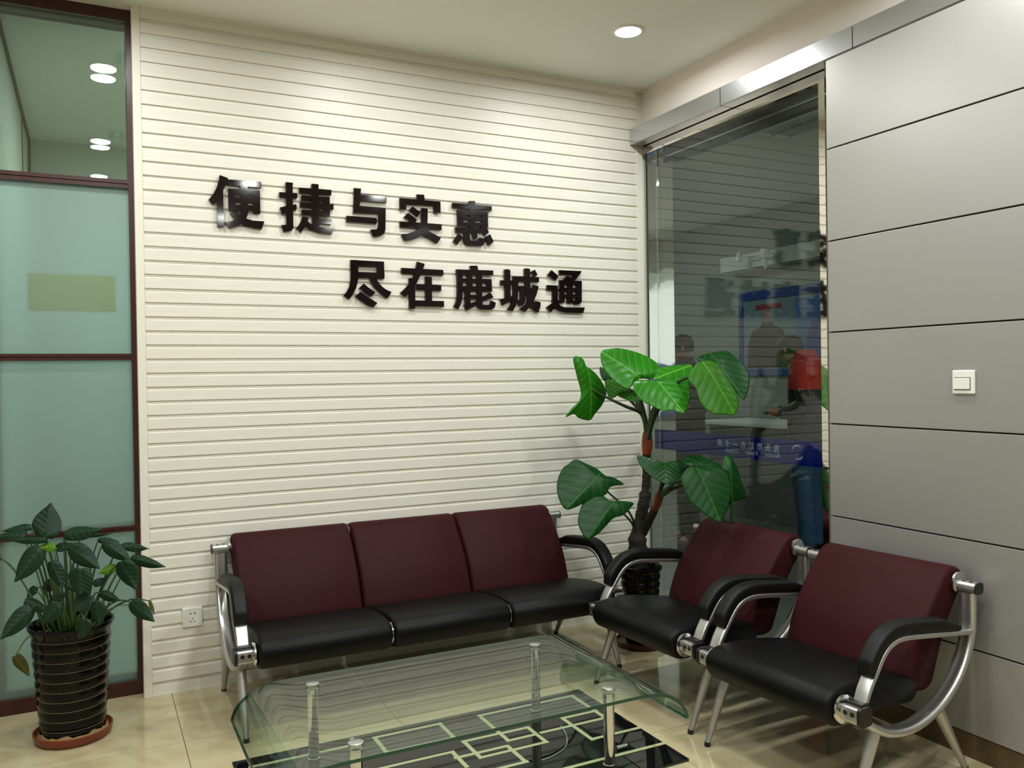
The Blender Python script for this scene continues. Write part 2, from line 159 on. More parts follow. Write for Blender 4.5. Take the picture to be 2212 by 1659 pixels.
BIG_LEAVES = [[[2.387, 3.412, 1.398], [[2.26, 3.519, 1.515], [2.315, 3.51, 1.53], [2.368, 3.494, 1.532], [2.453, 3.452, 1.506], [2.506, 3.411, 1.464], [2.514, 3.389, 1.43], [2.496, 3.377, 1.396], [2.458, 3.381, 1.383], [2.405, 3.397, 1.381], [2.363, 3.396, 1.355], [2.328, 3.393, 1.33], [2.287, 3.425, 1.362], [2.257, 3.461, 1.41], [2.245, 3.492, 1.457]]], [[2.407, 3.246, 1.351], [[2.448, 3.117, 1.218], [2.409, 3.147, 1.231], [2.369, 3.167, 1.231], [2.334, 3.203, 1.254], [2.3, 3.24, 1.279], [2.287, 3.277, 1.317], [2.297, 3.306, 1.359], [2.335, 3.299, 1.375], [2.388, 3.273, 1.374], [2.418, 3.255, 1.37], [2.457, 3.238, 1.373], [2.495, 3.225, 1.378], [2.541, 3.211, 1.389], [2.526, 3.168, 1.326], [2.499, 3.14, 1.276]]], [[2.231, 3.579, 1.333], [[2.25, 3.595, 1.167], [2.18, 3.586, 1.181], [2.15, 3.58, 1.202], [2.104, 3.575, 1.189], [2.14, 3.577, 1.23], [2.179, 3.579, 1.262], [2.189, 3.577, 1.296], [2.182, 3.574, 1.334], [2.16, 3.566, 1.398], [2.14, 3.557, 1.479], [2.178, 3.561, 1.486], [2.205, 3.566, 1.469], [2.205, 3.567, 1.449], [2.276, 3.579, 1.404], [2.331, 3.589, 1.348], [2.357, 3.596, 1.299], [2.334, 3.598, 1.244], [2.284, 3.596, 1.197]]], [[2.612, 3.278, 1.434], [[2.393, 3.27, 1.379], [2.427, 3.294, 1.406], [2.463, 3.32, 1.436], [2.514, 3.311, 1.44], [2.572, 3.301, 1.444], [2.632, 3.288, 1.447], [2.623, 3.243, 1.406], [2.606, 3.225, 1.387], [2.563, 3.239, 1.389], [2.51, 3.244, 1.382], [2.456, 3.247, 1.373]]], [[2.556, 3.037, 1.374], [[2.603, 2.947, 1.21], [2.555, 2.959, 1.213], [2.507, 2.972, 1.217], [2.474, 2.993, 1.245], [2.459, 3.016, 1.285], [2.457, 3.038, 1.329], [2.438, 3.057, 1.36], [2.439, 3.067, 1.382], [2.476, 3.078, 1.422], [2.509, 3.084, 1.45], [2.563, 3.077, 1.46], [2.598, 3.062, 1.446], [2.614, 3.043, 1.414], [2.636, 3.013, 1.363], [2.649, 2.983, 1.306], [2.643, 2.964, 1.263]]], [[2.654, 3.089, 1.417], [[2.702, 2.996, 1.276], [2.681, 3.019, 1.305], [2.654, 3.053, 1.35], [2.619, 3.087, 1.389], [2.585, 3.124, 1.434], [2.555, 3.156, 1.474], [2.605, 3.147, 1.493], [2.659, 3.133, 1.505], [2.707, 3.115, 1.506], [2.735, 3.087, 1.471], [2.759, 3.057, 1.432], [2.768, 3.03, 1.386], [2.742, 3.009, 1.329]]], [[2.431, 3.591, 1.322], [[2.356, 3.64, 1.361], [2.387, 3.636, 1.375], [2.427, 3.609, 1.353], [2.47, 3.574, 1.317], [2.428, 3.587, 1.311], [2.38, 3.59, 1.284], [2.355, 3.596, 1.278], [2.35, 3.62, 1.32]]], [[2.423, 3.483, 1.316], [[2.388, 3.446, 1.265], [2.353, 3.477, 1.284], [2.335, 3.504, 1.304], [2.371, 3.503, 1.317], [2.417, 3.498, 1.33], [2.435, 3.443, 1.279], [2.438, 3.435, 1.272]]], [[2.385, 3.671, 1.396], [[2.364, 3.697, 1.439], [2.39, 3.678, 1.417], [2.422, 3.651, 1.381], [2.391, 3.656, 1.368], [2.37, 3.662, 1.361], [2.356, 3.682, 1.397]]], [[2.206, 3.497, 0.894], [[2.019, 3.472, 0.762], [2.0, 3.5, 0.804], [2.005, 3.53, 0.859], [2.027, 3.551, 0.908], [2.063, 3.565, 0.951], [2.091, 3.566, 0.966], [2.133, 3.565, 0.986], [2.181, 3.541, 0.963], [2.228, 3.516, 0.939], [2.26, 3.492, 0.909], [2.298, 3.476, 0.898], [2.338, 3.447, 0.863], [2.299, 3.455, 0.858], [2.262, 3.46, 0.85], [2.24, 3.451, 0.824], [2.195, 3.454, 0.807], [2.137, 3.461, 0.794], [2.069, 3.465, 0.77]]], [[2.249, 3.43, 0.77], [[2.086, 3.39, 0.625], [2.068, 3.415, 0.66], [2.066, 3.438, 0.702], [2.089, 3.459, 0.749], [2.12, 3.472, 0.788], [2.166, 3.47, 0.804], [2.222, 3.459, 0.811], [2.243, 3.443, 0.792], [2.296, 3.428, 0.789], [2.361, 3.404, 0.775], [2.338, 3.397, 0.75], [2.294, 3.392, 0.721], [2.244, 3.4, 0.711], [2.193, 3.394, 0.677], [2.142, 3.388, 0.644]]], [[2.432, 3.251, 0.973], [[2.391, 3.177, 0.891], [2.364, 3.209, 0.907], [2.344, 3.245, 0.931], [2.333, 3.284, 0.96], [2.33, 3.312, 0.984], [2.34, 3.342, 1.015], [2.364, 3.315, 1.001], [2.386, 3.281, 0.98], [2.433, 3.257, 0.979], [2.485, 3.241, 0.987], [2.545, 3.214, 0.989], [2.532, 3.198, 0.969], [2.49, 3.186, 0.94], [2.439, 3.172, 0.906]]], [[2.454, 2.994, 0.911], [[2.476, 2.905, 0.738], [2.435, 2.928, 0.762], [2.393, 2.959, 0.804], [2.368, 2.985, 0.845], [2.358, 3.009, 0.892], [2.364, 3.03, 0.938], [2.41, 3.035, 0.975], [2.45, 3.025, 0.977], [2.487, 3.014, 0.975], [2.539, 3.001, 0.976], [2.575, 2.978, 0.948], [2.581, 2.955, 0.9], [2.566, 2.934, 0.848], [2.533, 2.919, 0.797], [2.507, 2.913, 0.77]]], [[2.531, 3.146, 0.986], [[2.63, 3.056, 0.934], [2.598, 3.09, 0.955], [2.536, 3.123, 0.965], [2.495, 3.141, 0.969], [2.476, 3.167, 0.987], [2.513, 3.183, 1.016], [2.555, 3.164, 1.012], [2.596, 3.136, 0.999], [2.636, 3.096, 0.974]]], [[2.612, 2.993, 0.944], [[2.602, 2.955, 0.715], [2.59, 2.956, 0.723], [2.605, 2.961, 0.755], [2.606, 2.97, 0.803], [2.579, 2.968, 0.787], [2.593, 2.978, 0.853], [2.587, 2.992, 0.933], [2.58, 2.998, 0.964], [2.612, 3.006, 1.018], [2.646, 3.003, 1.013], [2.669, 2.993, 0.959], [2.682, 2.982, 0.896], [2.7, 2.971, 0.833], [2.661, 2.97, 0.814], [2.623, 2.97, 0.808], [2.614, 2.961, 0.754]]]]
BIG_STEMS = [[[2.537, 3.535, 1.051], [2.525, 3.519, 1.136], [2.47, 3.481, 1.25], [2.415, 3.442, 1.32], [2.393, 3.421, 1.391]], [[2.542, 3.533, 1.058], [2.5, 3.443, 1.154], [2.454, 3.333, 1.267], [2.413, 3.254, 1.344]], [[2.536, 3.536, 1.079], [2.504, 3.531, 1.192], [2.408, 3.535, 1.236], [2.33, 3.552, 1.273], [2.239, 3.586, 1.326]], [[2.542, 3.533, 1.065], [2.523, 3.487, 1.165], [2.526, 3.409, 1.291], [2.576, 3.329, 1.391], [2.618, 3.286, 1.43]], [[2.544, 3.532, 1.065], [2.512, 3.437, 1.181], [2.49, 3.282, 1.32], [2.496, 3.134, 1.381], [2.56, 3.046, 1.37]], [[2.543, 3.532, 1.065], [2.519, 3.434, 1.195], [2.526, 3.275, 1.339], [2.575, 3.162, 1.403], [2.657, 3.098, 1.413]], [[2.542, 3.544, 1.064], [2.525, 3.542, 1.163], [2.486, 3.563, 1.268], [2.436, 3.599, 1.318]], [[2.542, 3.544, 1.064], [2.516, 3.524, 1.164], [2.476, 3.501, 1.249], [2.43, 3.491, 1.311]], [[2.542, 3.544, 1.064], [2.539, 3.58, 1.189], [2.464, 3.641, 1.303], [2.39, 3.679, 1.393]], [[2.491, 3.598, 0.597], [2.477, 3.583, 0.65], [2.404, 3.542, 0.725], [2.276, 3.506, 0.818], [2.213, 3.505, 0.887]], [[2.494, 3.596, 0.583], [2.462, 3.568, 0.633], [2.369, 3.503, 0.699], [2.258, 3.437, 0.763]], [[2.515, 3.409, 0.795], [2.488, 3.356, 0.85], [2.456, 3.294, 0.912], [2.438, 3.259, 0.968]], [[2.521, 3.406, 0.795], [2.481, 3.281, 0.852], [2.453, 3.15, 0.901], [2.457, 3.003, 0.909]], [[2.518, 3.408, 0.801], [2.5, 3.35, 0.863], [2.505, 3.247, 0.926], [2.535, 3.155, 0.982]], [[2.522, 3.405, 0.788], [2.499, 3.272, 0.845], [2.535, 3.143, 0.896], [2.616, 3.002, 0.94]]]
TRUNK = [[2.519, 3.581, 0.413], [2.509, 3.587, 0.484], [2.508, 3.589, 0.562], [2.523, 3.582, 0.646], [2.535, 3.566, 0.739], [2.546, 3.562, 0.837], [2.544, 3.553, 0.916], [2.54, 3.544, 0.987], [2.543, 3.543, 1.036], [2.538, 3.535, 1.1]]
BRANCH = [[2.529, 3.579, 0.583], [2.537, 3.541, 0.637], [2.54, 3.485, 0.707], [2.532, 3.445, 0.755], [2.518, 3.408, 0.808]]
SMALL_LEAVES = [[[-0.17, 3.713, 0.809], [[-0.15, 3.768, 0.93], [-0.14, 3.757, 0.913], [-0.124, 3.74, 0.886], [-0.115, 3.725, 0.858], [-0.115, 3.712, 0.831], [-0.126, 3.705, 0.811], [-0.148, 3.703, 0.798], [-0.165, 3.712, 0.808], [-0.194, 3.718, 0.809], [-0.21, 3.733, 0.831], [-0.215, 3.746, 0.855], [-0.206, 3.756, 0.88], [-0.188, 3.762, 0.901], [-0.165, 3.765, 0.918]], 0], [[-0.226, 3.842, 0.831], [[-0.324, 3.863, 0.82], [-0.313, 3.864, 0.825], [-0.296, 3.867, 0.832], [-0.278, 3.867, 0.838], [-0.256, 3.863, 0.842], [-0.238, 3.857, 0.842], [-0.222, 3.848, 0.838], [-0.226, 3.844, 0.833], [-0.22, 3.834, 0.825], [-0.234, 3.831, 0.818], [-0.251, 3.833, 0.814], [-0.272, 3.839, 0.813], [-0.293, 3.847, 0.815], [-0.311, 3.857, 0.818]], 0], [[-0.239, 3.781, 0.812], [[-0.35, 3.815, 0.808], [-0.338, 3.816, 0.813], [-0.319, 3.818, 0.82], [-0.297, 3.816, 0.826], [-0.273, 3.811, 0.829], [-0.252, 3.802, 0.827], [-0.234, 3.789, 0.82], [-0.239, 3.784, 0.814], [-0.232, 3.77, 0.804], [-0.248, 3.768, 0.796], [-0.268, 3.771, 0.793], [-0.293, 3.78, 0.794], [-0.315, 3.792, 0.798], [-0.336, 3.806, 0.804]], 0], [[-0.165, 3.655, 0.806], [[-0.284, 3.712, 0.806], [-0.27, 3.709, 0.809], [-0.249, 3.704, 0.813], [-0.226, 3.697, 0.816], [-0.199, 3.685, 0.817], [-0.178, 3.673, 0.816], [-0.159, 3.659, 0.811], [-0.165, 3.657, 0.807], [-0.159, 3.645, 0.8], [-0.176, 3.648, 0.796], [-0.198, 3.656, 0.794], [-0.224, 3.67, 0.795], [-0.248, 3.686, 0.798], [-0.27, 3.701, 0.803]], 0], [[-0.1, 3.645, 0.818], [[0.028, 3.572, 0.842], [0.013, 3.574, 0.834], [-0.008, 3.577, 0.821], [-0.032, 3.584, 0.81], [-0.06, 3.598, 0.802], [-0.084, 3.615, 0.801], [-0.104, 3.636, 0.806], [-0.1, 3.642, 0.815], [-0.109, 3.661, 0.827], [-0.091, 3.66, 0.839], [-0.068, 3.651, 0.847], [-0.04, 3.633, 0.85], [-0.013, 3.611, 0.849], [0.012, 3.587, 0.845]], 0], [[-0.047, 3.707, 0.798], [[0.064, 3.663, 0.806], [0.05, 3.667, 0.803], [0.031, 3.672, 0.8], [0.009, 3.679, 0.797], [-0.016, 3.688, 0.795], [-0.036, 3.697, 0.794], [-0.052, 3.706, 0.795], [-0.047, 3.707, 0.798], [-0.053, 3.713, 0.8], [-0.036, 3.709, 0.804], [-0.017, 3.702, 0.806], [0.008, 3.692, 0.807], [0.03, 3.681, 0.807], [0.05, 3.67, 0.806]], 0], [[-0.178, 3.572, 0.786], [[-0.261, 3.538, 0.679], [-0.258, 3.545, 0.697], [-0.254, 3.556, 0.726], [-0.245, 3.566, 0.754], [-0.229, 3.574, 0.781], [-0.21, 3.578, 0.796], [-0.187, 3.579, 0.803], [-0.181, 3.573, 0.789], [-0.161, 3.568, 0.779], [-0.163, 3.558, 0.753], [-0.174, 3.551, 0.73], [-0.195, 3.545, 0.709], [-0.219, 3.541, 0.694], [-0.244, 3.539, 0.685]], 0], [[-0.132, 3.638, 0.777], [[-0.2, 3.658, 0.773], [-0.192, 3.659, 0.777], [-0.181, 3.66, 0.784], [-0.168, 3.659, 0.789], [-0.153, 3.656, 0.791], [-0.14, 3.65, 0.79], [-0.129, 3.642, 0.784], [-0.132, 3.639, 0.779], [-0.127, 3.631, 0.77], [-0.137, 3.629, 0.764], [-0.149, 3.631, 0.761], [-0.164, 3.637, 0.761], [-0.178, 3.644, 0.764], [-0.192, 3.652, 0.769]], 1], [[-0.135, 3.729, 0.755], [[-0.058, 3.705, 0.77], [-0.066, 3.704, 0.764], [-0.079, 3.702, 0.756], [-0.094, 3.703, 0.749], [-0.11, 3.707, 0.744], [-0.124, 3.713, 0.744], [-0.137, 3.723, 0.748], [-0.135, 3.727, 0.753], [-0.14, 3.737, 0.761], [-0.13, 3.739, 0.769], [-0.117, 3.737, 0.774], [-0.1, 3.73, 0.776], [-0.083, 3.722, 0.775], [-0.068, 3.711, 0.772]], 0], [[-0.078, 3.499, 0.794], [[0.013, 3.386, 0.727], [-0.003, 3.399, 0.728], [-0.027, 3.419, 0.73], [-0.051, 3.441, 0.735], [-0.073, 3.466, 0.747], [-0.086, 3.486, 0.763], [-0.092, 3.504, 0.784], [-0.08, 3.499, 0.791], [-0.073, 3.506, 0.81], [-0.051, 3.489, 0.811], [-0.031, 3.469, 0.803], [-0.013, 3.444, 0.786], [-0.001, 3.421, 0.765], [0.007, 3.4, 0.742]], 0], [[0.034, 3.555, 0.79], [[0.12, 3.454, 0.731], [0.106, 3.464, 0.732], [0.084, 3.48, 0.734], [0.062, 3.498, 0.74], [0.042, 3.519, 0.75], [0.029, 3.539, 0.764], [0.022, 3.557, 0.782], [0.032, 3.554, 0.787], [0.037, 3.564, 0.803], [0.056, 3.551, 0.803], [0.075, 3.534, 0.796], [0.092, 3.511, 0.781], [0.105, 3.489, 0.763], [0.114, 3.468, 0.744]], 0], [[0.098, 3.635, 0.758], [[0.191, 3.566, 0.749], [0.18, 3.571, 0.747], [0.162, 3.578, 0.743], [0.142, 3.587, 0.74], [0.122, 3.601, 0.741], [0.105, 3.615, 0.744], [0.092, 3.631, 0.751], [0.097, 3.633, 0.756], [0.094, 3.645, 0.765], [0.109, 3.64, 0.77], [0.126, 3.63, 0.77], [0.147, 3.613, 0.767], [0.165, 3.596, 0.761], [0.181, 3.578, 0.754]], 0], [[0.129, 3.574, 0.717], [[0.24, 3.466, 0.692], [0.226, 3.476, 0.69], [0.204, 3.492, 0.688], [0.18, 3.511, 0.688], [0.155, 3.534, 0.692], [0.135, 3.555, 0.7], [0.12, 3.575, 0.71], [0.128, 3.573, 0.715], [0.126, 3.584, 0.727], [0.145, 3.571, 0.73], [0.166, 3.553, 0.728], [0.19, 3.529, 0.72], [0.211, 3.504, 0.71], [0.229, 3.481, 0.699]], 0], [[0.09, 3.459, 0.727], [[0.132, 3.385, 0.634], [0.119, 3.4, 0.64], [0.099, 3.421, 0.65], [0.082, 3.442, 0.664], [0.07, 3.46, 0.683], [0.067, 3.47, 0.703], [0.073, 3.473, 0.724], [0.087, 3.462, 0.725], [0.103, 3.453, 0.74], [0.121, 3.433, 0.733], [0.134, 3.416, 0.719], [0.14, 3.402, 0.696], [0.139, 3.394, 0.673], [0.135, 3.389, 0.649]], 0], [[0.073, 3.534, 0.696], [[0.013, 3.544, 0.677], [0.019, 3.545, 0.683], [0.028, 3.548, 0.693], [0.038, 3.55, 0.701], [0.051, 3.549, 0.706], [0.063, 3.545, 0.707], [0.073, 3.539, 0.704], [0.072, 3.536, 0.697], [0.078, 3.529, 0.689], [0.071, 3.525, 0.68], [0.061, 3.525, 0.675], [0.048, 3.528, 0.672], [0.034, 3.533, 0.673], [0.022, 3.54, 0.676]], 1], [[-0.141, 3.575, 0.731], [[-0.108, 3.528, 0.637], [-0.118, 3.535, 0.646], [-0.133, 3.545, 0.659], [-0.147, 3.556, 0.676], [-0.156, 3.567, 0.696], [-0.159, 3.575, 0.714], [-0.154, 3.58, 0.732], [-0.144, 3.576, 0.73], [-0.131, 3.575, 0.74], [-0.117, 3.566, 0.729], [-0.107, 3.556, 0.714], [-0.102, 3.546, 0.692], [-0.102, 3.538, 0.671], [-0.105, 3.532, 0.65]], 0], [[-0.045, 3.415, 0.725], [[-0.05, 3.38, 0.64], [-0.06, 3.389, 0.651], [-0.075, 3.404, 0.667], [-0.085, 3.417, 0.684], [-0.088, 3.427, 0.703], [-0.081, 3.43, 0.718], [-0.064, 3.427, 0.73], [-0.05, 3.418, 0.725], [-0.026, 3.407, 0.728], [-0.011, 3.393, 0.714], [-0.005, 3.384, 0.699], [-0.01, 3.378, 0.68], [-0.022, 3.377, 0.664], [-0.039, 3.379, 0.65]], 0], [[-0.099, 3.553, 0.646], [[-0.036, 3.498, 0.621], [-0.045, 3.503, 0.621], [-0.058, 3.51, 0.622], [-0.072, 3.519, 0.625], [-0.086, 3.53, 0.629], [-0.097, 3.541, 0.635], [-0.104, 3.552, 0.643], [-0.1, 3.552, 0.645], [-0.1, 3.559, 0.652], [-0.089, 3.554, 0.652], [-0.077, 3.545, 0.649], [-0.063, 3.532, 0.642], [-0.052, 3.519, 0.635], [-0.042, 3.506, 0.626]], 0], [[0.019, 3.538, 0.602], [[0.084, 3.478, 0.579], [0.075, 3.483, 0.578], [0.061, 3.491, 0.576], [0.046, 3.501, 0.577], [0.031, 3.513, 0.58], [0.02, 3.525, 0.587], [0.012, 3.537, 0.596], [0.018, 3.537, 0.6], [0.018, 3.545, 0.61], [0.031, 3.539, 0.612], [0.043, 3.53, 0.611], [0.057, 3.516, 0.604], [0.069, 3.501, 0.595], [0.078, 3.487, 0.586]], 0], [[-0.016, 3.422, 0.624], [[-0.069, 3.408, 0.576], [-0.069, 3.416, 0.588], [-0.068, 3.427, 0.605], [-0.063, 3.436, 0.621], [-0.054, 3.441, 0.634], [-0.04, 3.44, 0.64], [-0.024, 3.433, 0.638], [-0.019, 3.424, 0.627], [-0.003, 3.412, 0.616], [-0.002, 3.401, 0.6], [-0.009, 3.395, 0.587], [-0.023, 3.394, 0.579], [-0.039, 3.398, 0.576], [-0.057, 3.404, 0.576]], 0], [[0.007, 3.387, 0.603], [[0.009, 3.366, 0.521], [0.002, 3.372, 0.531], [-0.008, 3.38, 0.545], [-0.015, 3.388, 0.561], [-0.018, 3.394, 0.579], [-0.014, 3.396, 0.594], [-0.005, 3.394, 0.607], [0.005, 3.389, 0.603], [0.019, 3.382, 0.608], [0.029, 3.374, 0.596], [0.034, 3.369, 0.581], [0.032, 3.365, 0.563], [0.025, 3.364, 0.546], [0.015, 3.365, 0.531]], 0], [[-0.036, 3.375, 0.55], [[-0.045, 3.367, 0.485], [-0.051, 3.372, 0.493], [-0.059, 3.378, 0.507], [-0.064, 3.384, 0.521], [-0.065, 3.387, 0.535], [-0.059, 3.386, 0.546], [-0.048, 3.382, 0.555], [-0.039, 3.377, 0.55], [-0.024, 3.369, 0.551], [-0.015, 3.363, 0.54], [-0.013, 3.359, 0.527], [-0.017, 3.359, 0.514], [-0.026, 3.361, 0.502], [-0.037, 3.365, 0.491]], 0], [[0.118, 3.399, 0.586], [[0.187, 3.305, 0.529], [0.174, 3.317, 0.53], [0.155, 3.336, 0.532], [0.136, 3.356, 0.537], [0.119, 3.378, 0.547], [0.109, 3.394, 0.561], [0.106, 3.406, 0.578], [0.116, 3.4, 0.583], [0.123, 3.401, 0.599], [0.141, 3.385, 0.599], [0.156, 3.367, 0.592], [0.17, 3.347, 0.577], [0.178, 3.329, 0.56], [0.183, 3.314, 0.541]], 0], [[-0.21, 3.518, 0.579], [[-0.302, 3.477, 0.493], [-0.297, 3.484, 0.509], [-0.289, 3.495, 0.534], [-0.276, 3.505, 0.558], [-0.258, 3.515, 0.58], [-0.238, 3.521, 0.592], [-0.215, 3.524, 0.595], [-0.213, 3.519, 0.582], [-0.196, 3.517, 0.572], [-0.202, 3.507, 0.549], [-0.215, 3.499, 0.529], [-0.238, 3.491, 0.513], [-0.262, 3.485, 0.502], [-0.286, 3.48, 0.497]], 0], [[-0.118, 3.495, 0.586], [[-0.176, 3.484, 0.525], [-0.174, 3.489, 0.538], [-0.172, 3.495, 0.557], [-0.166, 3.501, 0.575], [-0.155, 3.504, 0.59], [-0.142, 3.504, 0.598], [-0.125, 3.501, 0.599], [-0.121, 3.496, 0.589], [-0.106, 3.49, 0.58], [-0.107, 3.483, 0.562], [-0.114, 3.479, 0.548], [-0.129, 3.478, 0.536], [-0.146, 3.48, 0.53], [-0.164, 3.482, 0.527]], 0], [[-0.148, 3.644, 0.58], [[-0.084, 3.627, 0.598], [-0.091, 3.626, 0.593], [-0.101, 3.625, 0.586], [-0.112, 3.625, 0.579], [-0.126, 3.628, 0.574], [-0.138, 3.633, 0.573], [-0.149, 3.639, 0.574], [-0.147, 3.642, 0.579], [-0.153, 3.649, 0.585], [-0.144, 3.651, 0.592], [-0.134, 3.65, 0.597], [-0.119, 3.645, 0.6], [-0.105, 3.639, 0.6], [-0.092, 3.632, 0.599]], 0], [[-0.206, 3.763, 0.603], [[-0.237, 3.755, 0.567], [-0.236, 3.758, 0.573], [-0.235, 3.763, 0.584], [-0.232, 3.767, 0.593], [-0.226, 3.77, 0.602], [-0.219, 3.77, 0.607], [-0.21, 3.767, 0.609], [-0.208, 3.764, 0.604], [-0.2, 3.759, 0.6], [-0.2, 3.754, 0.59], [-0.204, 3.752, 0.582], [-0.212, 3.751, 0.576], [-0.221, 3.752, 0.571], [-0.231, 3.754, 0.568]], 0], [[-0.272, 3.659, 0.372], [[-0.228, 3.65, 0.292], [-0.238, 3.653, 0.298], [-0.252, 3.658, 0.308], [-0.266, 3.662, 0.32], [-0.278, 3.664, 0.337], [-0.283, 3.665, 0.353], [-0.283, 3.663, 0.37], [-0.274, 3.66, 0.371], [-0.266, 3.655, 0.382], [-0.252, 3.651, 0.376], [-0.242, 3.648, 0.363], [-0.234, 3.647, 0.344], [-0.23, 3.647, 0.324], [-0.229, 3.649, 0.305]], 2], [[-0.146, 3.8, 0.609], [[-0.19, 3.799, 0.578], [-0.188, 3.803, 0.586], [-0.185, 3.808, 0.599], [-0.179, 3.812, 0.61], [-0.171, 3.813, 0.618], [-0.161, 3.811, 0.621], [-0.149, 3.806, 0.619], [-0.147, 3.801, 0.611], [-0.138, 3.793, 0.602], [-0.139, 3.788, 0.59], [-0.145, 3.786, 0.582], [-0.156, 3.787, 0.577], [-0.169, 3.791, 0.576], [-0.181, 3.796, 0.577]], 0], [[0.017, 3.72, 0.774], [[0.09, 3.679, 0.768], [0.081, 3.681, 0.766], [0.067, 3.684, 0.763], [0.052, 3.688, 0.761], [0.036, 3.696, 0.761], [0.024, 3.706, 0.763], [0.013, 3.716, 0.769], [0.017, 3.718, 0.773], [0.014, 3.727, 0.78], [0.026, 3.726, 0.783], [0.039, 3.72, 0.784], [0.055, 3.71, 0.782], [0.069, 3.699, 0.777], [0.081, 3.687, 0.772]], 0], [[-0.32, 3.732, 0.74], [[-0.359, 3.742, 0.727], [-0.356, 3.744, 0.732], [-0.351, 3.746, 0.74], [-0.344, 3.747, 0.746], [-0.336, 3.746, 0.751], [-0.328, 3.742, 0.751], [-0.32, 3.736, 0.747], [-0.32, 3.733, 0.742], [-0.315, 3.726, 0.735], [-0.319, 3.723, 0.727], [-0.325, 3.723, 0.723], [-0.334, 3.726, 0.721], [-0.344, 3.732, 0.722], [-0.353, 3.738, 0.725]], 0], [[0.178, 3.357, 0.593], [[0.193, 3.338, 0.543], [0.189, 3.341, 0.549], [0.185, 3.345, 0.557], [0.18, 3.35, 0.566], [0.176, 3.354, 0.577], [0.175, 3.358, 0.587], [0.175, 3.36, 0.595], [0.178, 3.358, 0.593], [0.18, 3.357, 0.597], [0.185, 3.353, 0.59], [0.188, 3.35, 0.581], [0.191, 3.345, 0.57], [0.192, 3.342, 0.56], [0.192, 3.34, 0.55]], 2], [[-0.238, 3.688, 0.57], [[-0.152, 3.63, 0.534], [-0.164, 3.634, 0.534], [-0.182, 3.64, 0.534], [-0.201, 3.649, 0.537], [-0.221, 3.66, 0.543], [-0.235, 3.672, 0.552], [-0.245, 3.686, 0.564], [-0.238, 3.687, 0.568], [-0.239, 3.697, 0.58], [-0.223, 3.693, 0.582], [-0.206, 3.684, 0.578], [-0.188, 3.67, 0.568], [-0.173, 3.655, 0.556], [-0.161, 3.64, 0.543]], 0], [[-0.003, 3.572, 0.63], [[0.043, 3.563, 0.652], [0.039, 3.562, 0.646], [0.032, 3.559, 0.638], [0.025, 3.558, 0.63], [0.015, 3.559, 0.624], [0.006, 3.562, 0.622], [-0.003, 3.568, 0.624], [-0.003, 3.571, 0.629], [-0.008, 3.577, 0.634], [-0.004, 3.58, 0.642], [0.004, 3.58, 0.648], [0.014, 3.577, 0.652], [0.025, 3.573, 0.653], [0.036, 3.567, 0.652]], 0], [[-0.072, 3.719, 0.699], [[-0.025, 3.726, 0.739], [-0.028, 3.722, 0.731], [-0.033, 3.716, 0.72], [-0.04, 3.712, 0.709], [-0.05, 3.709, 0.7], [-0.06, 3.709, 0.694], [-0.07, 3.713, 0.692], [-0.071, 3.718, 0.698], [-0.079, 3.724, 0.702], [-0.075, 3.73, 0.712], [-0.068, 3.733, 0.72], [-0.057, 3.734, 0.728], [-0.045, 3.732, 0.733], [-0.033, 3.729, 0.736]], 0]]
SHELF_LINES = [[[1.249, 2.799], [1.643, 2.797]], [[1.643, 2.797], [1.638, 2.577]], [[1.249, 2.799], [1.246, 2.559]], [[1.248, 2.625], [1.354, 2.621]], [[1.354, 2.621], [1.356, 2.489]], [[1.246, 2.559], [1.341, 2.558]], [[1.11, 2.623], [1.244, 2.627]], [[1.11, 2.623], [1.112, 2.487]], [[1.112, 2.487], [1.356, 2.489]], [[1.04, 2.526], [1.223, 2.522]], [[1.223, 2.522], [1.229, 2.396]], [[1.229, 2.396], [1.12, 2.386]], [[1.501, 2.629], [1.643, 2.634]], [[1.643, 2.634], [1.634, 2.562]], [[1.634, 2.562], [1.377, 2.56]], [[1.501, 2.629], [1.501, 2.43]], [[1.501, 2.43], [1.694, 2.435]], [[1.279, 2.291], [1.692, 2.291]], [[0.852, 2.799], [1.094, 2.801]], [[1.094, 2.801], [1.093, 2.667]], [[1.093, 2.667], [0.853, 2.669]], [[0.853, 2.669], [0.852, 2.799]], [[0.437, 2.771], [0.779, 2.785]], [[0.78, 2.828], [0.783, 2.773]], [[0.781, 2.571], [1.047, 2.568]], [[1.047, 2.568], [1.044, 2.451]]]

# ------------------------------------------------------------------ materials
mat('slat', srgb(232, 228, 217), 0.42, noise=0.05, nscale=3, stretch=(1.2, 20, 40), bump=0.04, bscale=5)
mat('slat_trim', srgb(232, 228, 214), 0.4)
mat('ceiling_paint', srgb(240, 241, 233), 0.8, bump=0.04, bscale=120)
mat('plaster', srgb(236, 226, 218), 0.8)
mat('wall_plain', srgb(188, 187, 180), 0.7)
mat('tile', srgb(196, 184, 150), 0.09, noise=0.16, nscale=1.6, stretch=(1.0, 2.6, 1), col2=srgb(180, 166, 128), spec=0.45)
mat('grout', srgb(120, 108, 84), 0.8)
mat('baseboard', srgb(94, 76, 50), 0.4, noise=0.3, nscale=14)
mat('aluminium_panel', srgb(172, 170, 167), 0.38, metal=0.55, noise=0.05, nscale=1.2, bump=0.02, bscale=900)
mat('aluminium_trim', srgb(188, 189, 192), 0.27, metal=0.9, bump=0.02, bscale=500)
mat('joint_dark', srgb(38, 30, 26), 0.7)
mat('steel_mirror', srgb(226, 222, 214), 0.035, metal=1.0, bump=0.22, bscale=3.2, bdist=0.010)
mat('chrome', srgb(214, 214, 216), 0.08, metal=1.0)
mat('satin_metal', srgb(196, 196, 194), 0.30, metal=0.9)
mat('leg_metal', srgb(186, 182, 178), 0.34, metal=0.75)
